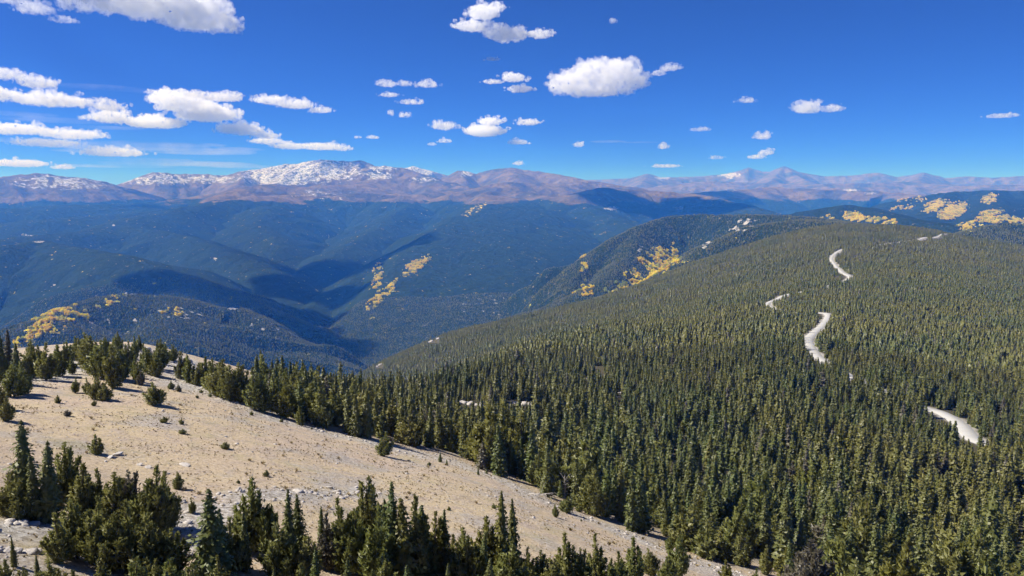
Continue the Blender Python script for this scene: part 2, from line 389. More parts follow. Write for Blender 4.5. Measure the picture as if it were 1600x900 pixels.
def noise(nt, vec, scale, detail=4, rough=.55, dist=0):
    n = nt.nodes.new('ShaderNodeTexNoise'); n.inputs['Scale'].default_value = scale; n.inputs['Detail'].default_value = detail
    n.inputs['Roughness'].default_value = rough; n.inputs['Distortion'].default_value = dist
    L(nt, vec, n.inputs['Vector']); return n.outputs[0]
def voro(nt, vec, scale, out=0, rnd=1):
    n = nt.nodes.new('ShaderNodeTexVoronoi'); n.inputs['Scale'].default_value = scale; n.inputs['Randomness'].default_value = rnd
    L(nt, vec, n.inputs['Vector']); return n.outputs[out]
def ramp(nt, fac, a, b):
    n = nt.nodes.new('ShaderNodeMapRange'); n.interpolation_type = 'SMOOTHSTEP'
    n.inputs[1].default_value = a; n.inputs[2].default_value = b
    L(nt, fac, n.inputs[0]); return n.outputs[0]
def attr(nt, name, typ='GEOMETRY'):
    n = nt.nodes.new('ShaderNodeAttribute'); n.attribute_name = name; n.attribute_type = typ; return n.outputs[2]
def finish(nt, col, rough=.9, normal=None, spec=.15, extra=None):
    b = nt.nodes.new('ShaderNodeBsdfPrincipled'); o = nt.nodes.new('ShaderNodeOutputMaterial')
    if isinstance(col, bpy.types.NodeSocket): L(nt, col, b.inputs['Base Color'])
    else: b.inputs['Base Color'].default_value = (*col, 1)
    b.inputs['Roughness'].default_value = rough; b.inputs['Specular IOR Level'].default_value = spec
    if normal is not None: L(nt, normal, b.inputs['Normal'])
    L(nt, b.outputs[0], o.inputs[0]); return b
def bump(nt, h, strength, dist):
    n = nt.nodes.new('ShaderNodeBump'); n.inputs['Strength'].default_value = strength; n.inputs['Distance'].default_value = dist
    L(nt, h, n.inputs['Height']); return n.outputs[0]
def geo_pos(nt):
    return nt.nodes.new('ShaderNodeNewGeometry').outputs['Position']

# hilltop ground
M_NEAR, nt = new_mat('hilltop_ground')
pos = geo_pos(nt)
patch = noise(nt, pos, .045, 4, .6)
mid = noise(nt, pos, .35, 5, .65)
fine = noise(nt, pos, 3.0, 6, .8)
tan1 = mixc(nt, ramp(nt, patch, .36, .62), (.56, .445, .335), (.59, .475, .305))
tan2 = mixc(nt, ramp(nt, mid, .42, .72), tan1, (.46, .375, .31))
tan3 = mixc(nt, ramp(nt, fine, .53, .62), tan2, (.64, .56, .47))
tan4 = mixc(nt, ramp(nt, fine, .45, .36), tan3, (.22, .155, .10))
pale = mixc(nt, ramp(nt, fine, .45, .6), (.34, .30, .27), (.58, .55, .52))
tan5 = mixc(nt, math_n(nt, 'MULTIPLY', ramp(nt, noise(nt, pos, .09, 4, .6), .50, .62), .75), tan4, pale)
tan5 = mixc(nt, math_n(nt, 'MULTIPLY', ramp(nt, noise(nt, pos, 1.1, 5, .72), .56, .68), .6), tan5, (.25, .19, .12))
tan5 = mixc(nt, math_n(nt, 'MULTIPLY', ramp(nt, noise(nt, pos, .16, 4, .7), .54, .66), .35), tan5, (.36, .33, .17))
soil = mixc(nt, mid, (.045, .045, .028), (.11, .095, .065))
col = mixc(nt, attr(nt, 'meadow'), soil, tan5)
rk_ = mixc(nt, ramp(nt, noise(nt, pos, 1.6, 5, .7), .40, .62), (.27, .245, .22), (.66, .635, .60))
col = mixc(nt, attr(nt, 'rocky'), col, rk_)
col = mixc(nt, attr(nt, 'verge'), col, (.36, .34, .31))
hgt = math_n(nt, 'ADD', math_n(nt, 'MULTIPLY', fine, .6), mid)
finish(nt, col, .95, bump(nt, hgt, 1.0, .6), .05)

# forested hills, alpine ground, snow
M_FAR, nt = new_mat('mountain_ground')
pos = geo_pos(nt)
cell = voro(nt, pos, .11)                       # crowns of the closed forest
cellc = voro(nt, pos, .11, 1)
big = noise(nt, pos, .0016, 4, .6)
n30 = noise(nt, pos, .03, 4, .6)
sep = nt.nodes.new('ShaderNodeSeparateColor'); L(nt, cellc, sep.inputs[0])
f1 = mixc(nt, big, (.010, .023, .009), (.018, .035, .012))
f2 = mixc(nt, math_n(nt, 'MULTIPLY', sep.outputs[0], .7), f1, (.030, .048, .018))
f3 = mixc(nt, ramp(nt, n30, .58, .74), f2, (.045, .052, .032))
f3 = mixc(nt, math_n(nt, 'MULTIPLY', ramp(nt, sep.outputs[1], .99, .999), ramp(nt, noise(nt, pos, .006, 3), .42, .62)), f3, (.30, .27, .22))
n5 = noise(nt, pos, .005, 6, .62)
a1 = mixc(nt, ramp(nt, n5, .35, .65), (.130, .095, .050), (.215, .162, .085))
a2 = mixc(nt, ramp(nt, noise(nt, pos, .0022, 5, .6), .45, .62), a1, (.085, .078, .066))
a2 = mixc(nt, ramp(nt, noise(nt, pos, .02, 4, .7), .60, .72), a2, (.10, .08, .07))
aspc = mixc(nt, ramp(nt, sep.outputs[2], .2, .8), (.85, .74, .05), (.80, .54, .04))
aspc = mixc(nt, ramp(nt, sep.outputs[1], .6, .75), aspc, (.42, .42, .10))
aspc = mixc(nt, ramp(nt, sep.outputs[0], .72, .86), aspc, (.05, .055, .025))
rockc = mixc(nt, n30, (.38, .35, .32), (.60, .57, .54))
am = attr(nt, 'alpine')
am2 = ramp(nt, math_n(nt, 'ADD', am, math_n(nt, 'MULTIPLY', math_n(nt, 'SUBTRACT', n30, .5), 1.4)), .35, .65)
c = mixc(nt, am2, f3, a2)
c = mixc(nt, ramp(nt, math_n(nt, 'ADD', attr(nt, 'rock'), math_n(nt, 'MULTIPLY', math_n(nt, 'SUBTRACT', noise(nt, pos, .035, 5, .75), .54), 3.2)), .45, .7), c, rockc)
c = mixc(nt, ramp(nt, math_n(nt, 'ADD', attr(nt, 'aspen'), math_n(nt, 'MULTIPLY', math_n(nt, 'SUBTRACT', noise(nt, pos, .018, 5, .75), .52), 3.0)), .35, .5), c, aspc)
sn = math_n(nt, 'ADD', attr(nt, 'snow'), math_n(nt, 'MULTIPLY', math_n(nt, 'SUBTRACT', noise(nt, pos, .022, 8, .82), .5), 2.4))
c = mixc(nt, math_n(nt, 'MULTIPLY', ramp(nt, sn, .42, .72), .82), c, (.78, .79, .81))
notalp = math_n(nt, 'SUBTRACT', 1, am2)
hh = math_n(nt, 'MULTIPLY', math_n(nt, 'MULTIPLY', math_n(nt, 'SUBTRACT', 1, cell), 7), notalp)
hh = math_n(nt, 'ADD', hh, math_n(nt, 'MULTIPLY', noise(nt, pos, .006, 8, .68), 150))
finish(nt, c, .95, bump(nt, hh, .75, 1.0), .05)

# ------------------------------------------------------------------ build the terrain sheets
def sheet(name, j0, j1, mat, attrs, ia=0, ib=NA):
    X = GXX[ia:ib, j0:j1]; Y = GYY[ia:ib, j0:j1]; Z = GZZ[ia:ib, j0:j1]
    na, nr = X.shape
    co = np.stack([X.ravel(), Y.ravel(), Z.ravel()], 1).astype(np.float32)
    i, j = np.meshgrid(np.arange(na - 1), np.arange(nr - 1), indexing='ij')
    a = (i * nr + j).ravel()
    q = np.stack([a, a + 1, a + nr + 1, a + nr], 1)[:, ::-1].astype(np.int32)
    me = bpy.data.meshes.new(name)
    me.vertices.add(len(co)); me.vertices.foreach_set('co', co.ravel())
    me.loops.add(q.size); me.loops.foreach_set('vertex_index', q.ravel())
    me.polygons.add(len(q)); me.polygons.foreach_set('loop_start', np.arange(0, q.size, 4, dtype=np.int32))
    me.polygons.foreach_set('use_smooth', np.ones(len(q), bool))
    me.update(calc_edges=True)
    # faces up
    for nm_, arr in attrs.items():
        at = me.attributes.new(nm_, 'FLOAT', 'POINT'); at.data.foreach_set('value', arr[ia:ib, j0:j1].ravel().astype(np.float32))
    me.materials.append(mat)
    if me.polygons[0].normal.z < 0: me.flip_normals()
    o = bpy.data.objects.new(name, me); ROOT.objects.link(o); o['kind'] = 'structure'
    return o
J1 = int(np.searchsorted(rr, 2300)); J2 = int(np.searchsorted(rr, 8500))
CR_LINE = np.array([hit(*p)[:2] for p in [(40, 590), (100, 572), (150, 556), (200, 546), (250, 556), (290, 572), (330, 596), (345, 612)]])
cd = dist_to_line(GXX, GYY, CR_LINE)
rocky = sstep(11, 4, cd + 5 * fbm(GXX / 5, GYY / 5, 3)) * (RG < 330) * .95
rocky = np.maximum(rocky, sstep(5, 1.5, edge_d + 4 * fbm(GXX / 4, GYY / 4, 3)) * (RG < 330) * .7)
LOWR = np.array([hit(*p)[:2] for p in [(0, 830), (80, 830), (280, 790), (292, 850), (380, 775), (480, 772), (560, 768)]])
rocky = np.maximum(rocky, sstep(3.2, 1.0, dist_to_line(GXX, GYY, LOWR) + 2.5 * fbm(GXX / 3, GYY / 3, 3)) * .8)
verge = sstep(6.5, 3.5, road_d + 2.5 * perlin(GXX / 9, GYY / 9))
sheet('ground', 0, J1 + 1, M_NEAR, dict(meadow=meadow_f, verge=verge, rocky=rocky))
fa = dict(alpine=alp, snow=snow, aspen=asp, rock=rockn)
sheet('hills', J1, J2 + 1, M_FAR, fa)
sheet('mountains', J2, NR, M_FAR, fa)
print('sheets', round(time.time() - T0, 1))

# ------------------------------------------------------------------ generic mesh maker
def make_mesh(name, V, F, mats, midx=None, smooth=False):
    """V (n,3), F: list/array of tris or quads (same arity)"""
    me = bpy.data.meshes.new(name)
    V = np.asarray(V, np.float32); F = np.asarray(F, np.int32)
    me.vertices.add(len(V)); me.vertices.foreach_set('co', V.ravel())
    me.loops.add(F.size); me.loops.foreach_set('vertex_index', F.ravel())
    me.polygons.add(len(F)); me.polygons.foreach_set('loop_start', np.arange(0, F.size, F.shape[1], dtype=np.int32))
    if midx is not None: me.polygons.foreach_set('material_index', np.asarray(midx, np.int32))
    if smooth: me.polygons.foreach_set('use_smooth', np.ones(len(F), bool))
    for m in mats: me.materials.append(m)
    me.update(calc_edges=True); me.validate()
    return me

# ------------------------------------------------------------------ tree materials
def foliage(name, dark, light, third):
    m, nt = new_mat(name)
    oi = nt.nodes.new('ShaderNodeObjectInfo')
    c1 = mixc(nt, ramp(nt, noise(nt, oi.outputs['Location'], .012, 3, .6), .40, .60), dark, light)
    c2 = mixc(nt, math_n(nt, 'MULTIPLY', oi.outputs['Random'], .6), c1, third)
    c2 = mixc(nt, ramp(nt, oi.outputs['Random'], .93, .95), c2, (.19, .185, .045))
    c2 = mixc(nt, ramp(nt, oi.outputs['Random'], .030, .022), c2, (.15, .135, .105))
    tc = nt.nodes.new('ShaderNodeTexCoord')
    c3 = mixc(nt, ramp(nt, noise(nt, tc.outputs['Object'], 9, 2), .4, .65), c2, mixc(nt, .35, c2, (.16, .15, .045)))
    b = finish(nt, c3, .48, None, .45)
    tr = nt.nodes.new('ShaderNodeBsdfTranslucent'); L(nt, c3, tr.inputs[0]); ms = nt.nodes.new('ShaderNodeMixShader'); ms.inputs[0].default_value = .36
    L(nt, b.outputs[0], ms.inputs[1]); L(nt, tr.outputs[0], ms.inputs[2])
    L(nt, ms.outputs[0], [n for n in nt.nodes if n.type == 'OUTPUT_MATERIAL'][0].inputs[0])
    return m
M_SPR = foliage('spruce_needles', (.118, .158, .046), (.215, .215, .054), (.185, .175, .060))
M_PIN = foliage('pine_needles', (.185, .212, .060), (.270, .255, .072), (.240, .210, .070))
M_BARK, nt = new_mat('bark')
tc = nt.nodes.new('ShaderNodeTexCoord')
bc = mixc(nt, noise(nt, tc.outputs['Object'], 14, 4), (.10, .07, .05), (.20, .16, .13))
finish(nt, bc, .95)
M_DEAD, nt = new_mat('dead_wood')
tc = nt.nodes.new('ShaderNodeTexCoord')
finish(nt, mixc(nt, noise(nt, tc.outputs['Object'], 8, 4), (.30, .27, .25), (.55, .52, .49)), .9)
M_ASP, nt = new_mat('aspen_leaves')
oi = nt.nodes.new('ShaderNodeObjectInfo')
ca = mixc(nt, ramp(nt, oi.outputs['Random'], .35, .75), (.92, .82, .05), (.88, .62, .04))
ca = mixc(nt, ramp(nt, noise(nt, oi.outputs['Location'], .02, 2), .52, .62), ca, (.40, .44, .10))
b = finish(nt, ca, .8)
tr = nt.nodes.new('ShaderNodeBsdfTranslucent'); L(nt, ca, tr.inputs[0]); ms = nt.nodes.new('ShaderNodeMixShader'); ms.inputs[0].default_value = .35
L(nt, b.outputs[0], ms.inputs[1]); L(nt, tr.outputs[0], ms.inputs[2]); L(nt, ms.outputs[0], [n for n in nt.nodes if n.type == 'OUTPUT_MATERIAL'][0].inputs[0])
M_ROCK, nt = new_mat('granite')
pos = geo_pos(nt)
r1 = mixc(nt, noise(nt, pos, .8, 5, .65), (.30, .27, .25), (.62, .58, .54))
r1 = mixc(nt, ramp(nt, noise(nt, pos, 3.5, 4, .7), .58, .7), r1, (.17, .15, .14))
finish(nt, r1, .9, bump(nt, noise(nt, pos, 2.5, 5, .7), .7, .3), .1)

def tube(p0, p1, r0, r1, n=6):
    p0, p1 = np.array(p0, float), np.array(p1, float)
    ax = p1 - p0; ax /= np.linalg.norm(ax)
    u = np.cross(ax, [0, 0, 1.0]) if abs(ax[2]) < .9 else np.cross(ax, [1.0, 0, 0])
    u /= np.linalg.norm(u); w = np.cross(ax, u)
    a = np.linspace(0, 2 * np.pi, n, endpoint=False)
    ring = np.outer(np.cos(a), u) + np.outer(np.sin(a), w)
    V = np.vstack([p0 + ring * r0, p1 + ring * r1])
    F = [(i, (i + 1) % n, n + (i + 1) % n, n + i) for i in range(n)]
    return V, np.array(F)
def join(parts):
    Vs, Fs, o = [], [], 0
    for V, F in parts:
        Vs.append(V); Fs.append(np.asarray(F) + o); o += len(V)
    return np.vstack(Vs), np.vstack(Fs)

def crown_mesh(name, V, F, mats, rnd=.45, up=.35):
    """foliage faces turned outwards, with soft outward shading normals"""
    V = np.asarray(V, float); F = np.asarray(F); g = np.random.default_rng(len(V))
    c = V[F].mean(1); q = V[F]
    gn = np.cross(q[:, 1] - q[:, 0], q[:, 2] - q[:, 0]); gn /= np.linalg.norm(gn, axis=1)[:, None] + 1e-12
    rad = c.copy(); rad[:, 2] = 0; rad /= np.linalg.norm(rad, axis=1)[:, None] + 1e-6
    want = rad + np.array([0, 0, up]) + g.normal(size=c.shape) * rnd
    want /= np.linalg.norm(want, axis=1)[:, None]
    fl = (gn * want).sum(1) < 0
    F = np.where(fl[:, None], F[:, ::-1], F)
    gn = np.where(fl[:, None], -gn, gn)
    sn = want * .75 + gn * .45; sn /= np.linalg.norm(sn, axis=1)[:, None]
    me = make_mesh(name, V, F, mats, smooth=True)
    if len(me.polygons) == len(F):
        me.normals_split_custom_set(np.repeat(sn, F.shape[1], axis=0).tolist())
    else: print('normals skipped', name)
    return me

def leaf_quads(C, A, B):
    """diamond leaves: centre C, half axes A (long) and B (short)"""
    V = np.stack([C - A, C + B, C + A, C - B], 1).reshape(-1, 3)
    F = np.arange(len(C) * 4).reshape(-1, 4)
    return V, F

def spruce_crown(seed, levels=32, per=9, along=5, rad=.15, clump=.028, base=.06, ragged=.3):
    g = np.random.default_rng(seed)
    C, A, B = [], [], []
    lopsided = g.random(5) * 2 * np.pi
    for i in range(levels):
        h = base + (0.985 - base) * (i / (levels - 1)) ** .95
        rr_ = rad * (1 - h) ** .62 * (1 + .18 * math.sin(i * 1.9 + seed)) * (.93 + .25 * g.random())
        if h < .15: rr_ *= .75 + .25 * (h - base) / (.15 - base + 1e-6)
        nb = max(4, int(per * (1 - .45 * h)))
        a0 = g.random() * 6.28
        for b in range(nb):
            a = a0 + 6.283 * b / nb + g.normal() * .25
            L_ = rr_ * (1 - ragged * g.random()) * (1 + .18 * math.cos(a - lopsided[0]))
            if g.random() < .05: L_ *= 1.35
            ca, sa = math.cos(a), math.sin(a)
            nal = max(2, int(along * (L_ / rad) ** .5 + .5))
            for s in range(nal):
                t = (s + .6 + .4 * g.random()) / nal
                rad_ = L_ * t
                z = h - .16 * L_ * t + .10 * L_ * t * t + g.normal() * .006
                for q in range(2):
                    side = g.normal() * .35 * L_ * t
                    c = np.array([ca * rad_ - sa * side, sa * rad_ + ca * side, z - abs(side) * .25])
                    d = np.array([ca, sa, -.35 + g.normal() * .3]) + g.normal(size=3) * .35
                    d /= np.linalg.norm(d)
                    w = np.cross(d, np.array([ca * .8, sa * .8, .7]) + g.normal(size=3) * .35); w /= np.linalg.norm(w)
                    sz = clump * (.8 + .6 * g.random()) * (.6 + .6 * (1 - h))
                    C.append(c); A.append(d * sz); B.append(w * sz * .62)
    # top leader
    for q in range(8):
        z = .97 + .03 * q / 7
        d = np.array([g.normal() * .4, g.normal() * .4, 1.0]); w = np.cross(d, [g.normal(), g.normal(), .1]); w /= np.linalg.norm(w)
        C.append(np.array([0, 0, z])); A.append(d * clump * .5); B.append(w * clump * .25)
    V, F = leaf_quads(np.array(C), np.array(A), np.array(B))
    cv = []; m = 7; hs = np.linspace(base + .03, .93, 9)     # dense inner foliage
    for h in hs:
        for i in range(m):
            a = 6.283 * i / m; q = rad * (1 - h) ** .62 * (.50 + .16 * g.random())
            cv.append((math.cos(a) * q, math.sin(a) * q, h + g.normal() * .008))
    cf = [(r * m + i, r * m + (i + 1) % m, (r + 1) * m + (i + 1) % m, (r + 1) * m + i) for r in range(8) for i in range(m)]
    return join([(V, F), (np.array(cv), np.array(cf))])

def pine_crown(seed, leaders=11, blades=210, width=.30, blade=.036, lean=.05):
    """a bushy pine: many upright leaders rising from low down, each a brush of needles"""
    g = np.random.default_rng(seed)
    C, A, B, cores, cen = [], [], [], [], []
    for i in range(leaders):
        rr_ = width * .92 * math.sqrt((i + .3 * g.random()) / leaders); a = i * 2.4 + g.normal() * .35
        bx_, by_ = math.cos(a) * rr_ * .55, math.sin(a) * rr_ * .55
        top = (1 - .46 * (rr_ / (width * .8)) ** 1.2) * (.74 + .32 * g.random()) if i else 1.0
        tx_, ty_ = math.cos(a) * rr_ * 1.15 + lean * math.sin(seed), math.sin(a) * rr_ * 1.15 + lean * math.cos(seed)
        lo = .02 + .10 * g.random() if rr_ > width * .3 else .05
        R0 = width * (.25 + .15 * g.random())
        nb = int(blades * (.5 + .6 * top))
        def axis(t):
            e = t ** 1.3
            return np.array([bx_ + (tx_ - bx_) * e, by_ + (ty_ - by_) * e, lo + (top - lo) * t])
        def rad_at(t):
            return R0 * (min(1, (t + .22) / .45)) * (1 - t) ** .55 * (1 + .38 * math.sin(t * 27 + seed + i * 2)) + .008
        for q in range(nb):
            t = g.random() ** .85; th = g.random() * 6.283; r_ = rad_at(t) * (.5 + .75 * g.random())
            o_ = np.array([math.cos(th), math.sin(th), 0])
            c = axis(t) + o_ * r_
            d = o_ * .75 + np.array([0, 0, .85]) + g.normal(size=3) * .5; d /= np.linalg.norm(d)
            w = np.cross(d, o_ + g.normal(size=3) * .6); w /= np.linalg.norm(w)
            sz = blade * (.7 + .8 * g.random())
            C.append(c); A.append(d * sz); B.append(w * sz * .36)
        m = 6; hs = np.linspace(.02, .95, 7); cv = []
        for h in hs:
            ax_ = axis(h)
            for k_ in range(m):
                th = 6.283 * k_ / m + h * 3; q_ = rad_at(h) * (.20 + .22 * g.random())
                cv.append(ax_ + np.array([math.cos(th) * q_, math.sin(th) * q_, g.normal() * .01]))
        cores.append((np.array(cv), np.array([(r * m + k_, r * m + (k_ + 1) % m, (r + 1) * m + (k_ + 1) % m, (r + 1) * m + k_) for r in range(6) for k_ in range(m)])))
        cen.append((*axis(.6), rr_))
    V, F = leaf_quads(np.array(C), np.array(A), np.array(B))
    return join([(V, F)] + cores), cen

def spruce_trunk():
    return join([tube((0, 0, -.04), (0, 0, .5), .016, .009), tube((0, 0, .5), (0, 0, .98), .009, .002)])
def pine_trunk(seed, cen, lean=.06):
    g = np.random.default_rng(seed + 50)
    sx, sy = lean * math.sin(seed), lean * math.cos(seed)
    parts = [tube((0, 0, -.06), (sx * .3, sy * .3, .3), .030, .022), tube((sx * .3, sy * .3, .3), (sx * .9, sy * .9, .9), .022, .005)]
    idx = range(len(cen))
    for i in idx:
        x, y, h, r = cen[i]; hb = max(.03, h * .25)
        parts.append(tube((sx * hb, sy * hb, hb), (x, y, h), .010, .003, 5))
    return join(parts)

def low_spruce(seed, tiers=7, n=7, rad=.16):
    """jagged stacked whorls for the distant forest"""
    g = np.random.default_rng(seed); Vs, Fs = [], []; o = 0
    for t in range(tiers):
        h0 = .02 + .9 * t / tiers; h1 = min(1, h0 + 1.9 / tiers)
        r = rad * (1 - h0) ** .6 * (.85 + .3 * g.random())
        a0 = g.random() * 6
        m = n * 2
        ring = []
        for i in range(m):
            a = a0 + 6.283 * i / m
            q = r * (1 + .25 * g.normal() * .5) if i % 2 == 0 else r * .45
            ring.append((math.cos(a) * q, math.sin(a) * q, h0 + (0 if i % 2 == 0 else .035) + g.normal() * .01))
        V = np.array(ring + [(0, 0, h1)])
        Vs.append(V); Fs.append(np.array([(i, (i + 1) % m, m) for i in range(m)]) + o); o += len(V)
    return np.vstack(Vs), np.vstack(Fs)

# full detail variants, as part meshes
SPR_V, PIN_V = [], []
for s in range(7):
    V, F = spruce_crown(s + 1, rad=[.15, .17, .13, .16, .19, .14, .12][s], ragged=[.3, .4, .35, .45, .3, .5, .4][s])
    cm = crown_mesh('spruce_crown', V, F, [M_SPR])
    V, F = spruce_trunk(); tm = make_mesh('spruce_trunk', V, F, [M_BARK])
    SPR_V.append((cm, tm))
for s in range(7):
    (V, F), cen = pine_crown(s + 1, leaders=[14, 18, 12, 17, 20, 11, 24][s], width=[.27, .33, .24, .36, .31, .26, .42][s], blades=[200, 180, 210, 180, 170, 220, 160][s])
    cm = crown_mesh('pine_crown', V, F, [M_PIN])
    V, F = pine_trunk(s + 1, cen); tm = make_mesh('pine_trunk', V, F, [M_BARK])
    PIN_V.append((cm, tm))
print('tree meshes', round(time.time() - T0, 1))

# instancing library (kept out of the scene, used only by the stuff objects)
def lib(name, meshes):
    c = bpy.data.collections.new(name)
    for i, me in enumerate(meshes):
        o = bpy.data.objects.new(f'{name}_{i:02d}', me); c.objects.link(o)
    return c
TREE_LIB = []
for s in range(4):   # 0-3 middle distance spruces
    V, F = spruce_crown(s + 21, levels=20, per=7, along=3, rad=[.14, .16, .12, .15][s], clump=.042, ragged=.4)
    TREE_LIB.append(crown_mesh('forest_spruce', V, F, [M_SPR]))
for s in range(3):   # 4-6 middle distance pines
    (V, F), cen = pine_crown(s + 31, leaders=9, blades=70, width=[.24, .30, .22][s], blade=.05)
    TREE_LIB.append(crown_mesh('forest_pine', V, F, [M_PIN]))
for s in range(4):   # 7-10 far
    V, F = low_spruce(s + 41, 7, 6, [.18, .21, .15, .24][s])
    TREE_LIB.append(crown_mesh('far_spruce', V, F, [M_SPR]))
for s in range(2):   # 11-12 very far
    V, F = low_spruce(s + 51, 3, 4, .2)
    TREE_LIB.append(crown_mesh('distant_spruce', V, F, [M_SPR]))
LIB_TREES = lib('forest_library', TREE_LIB)

def scatter(name, pts_, vi, rot, sc, coll, label, category):
    """one object: a cloud of points, a tree (or stone) on each"""
    me = bpy.data.meshes.new(name); me.vertices.add(len(pts_)); me.vertices.foreach_set('co', np.asarray(pts_, np.float32).ravel())
    a = me.attributes.new('vi', 'INT', 'POINT'); a.data.foreach_set('value', np.asarray(vi, np.int32))
    a = me.attributes.new('rot', 'FLOAT_VECTOR', 'POINT'); a.data.foreach_set('vector', np.asarray(rot, np.float32).ravel())
    a = me.attributes.new('sc', 'FLOAT_VECTOR', 'POINT'); a.data.foreach_set('vector', np.asarray(sc, np.float32).ravel())
    o = bpy.data.objects.new(name, me); ROOT.objects.link(o)
    ng = bpy.data.node_groups.new(name + '_nodes', 'GeometryNodeTree')
    ng.interface.new_socket('Geometry', in_out='INPUT', socket_type='NodeSocketGeometry')
    ng.interface.new_socket('Geometry', in_out='OUTPUT', socket_type='NodeSocketGeometry')
    gi = ng.nodes.new('NodeGroupInput'); go = ng.nodes.new('NodeGroupOutput')
    ci = ng.nodes.new('GeometryNodeCollectionInfo'); ci.inputs['Collection'].default_value = coll
    ci.inputs['Separate Children'].default_value = True; ci.inputs['Reset Children'].default_value = True
    ip = ng.nodes.new('GeometryNodeInstanceOnPoints'); ip.inputs['Pick Instance'].default_value = True
    def na(nm_, t):
        n = ng.nodes.new('GeometryNodeInputNamedAttribute'); n.data_type = t; n.inputs['Name'].default_value = nm_; return n.outputs['Attribute']
    ng.links.new(gi.outputs[0], ip.inputs['Points']); ng.links.new(ci.outputs[0], ip.inputs['Instance'])
    ng.links.new(na('vi', 'INT'), ip.inputs['Instance Index'])
    e = ng.nodes.new('FunctionNodeEulerToRotation'); ng.links.new(na('rot', 'FLOAT_VECTOR'), e.inputs[0]); ng.links.new(e.outputs[0], ip.inputs['Rotation'])
    ng.links.new(na('sc', 'FLOAT_VECTOR'), ip.inputs['Scale']); ng.links.new(ip.outputs[0], go.inputs[0])
    md = o.modifiers.new('scatter', 'NODES'); md.node_group = ng
    o['kind'] = 'stuff'; o['label'] = label; o['category'] = category
    return o

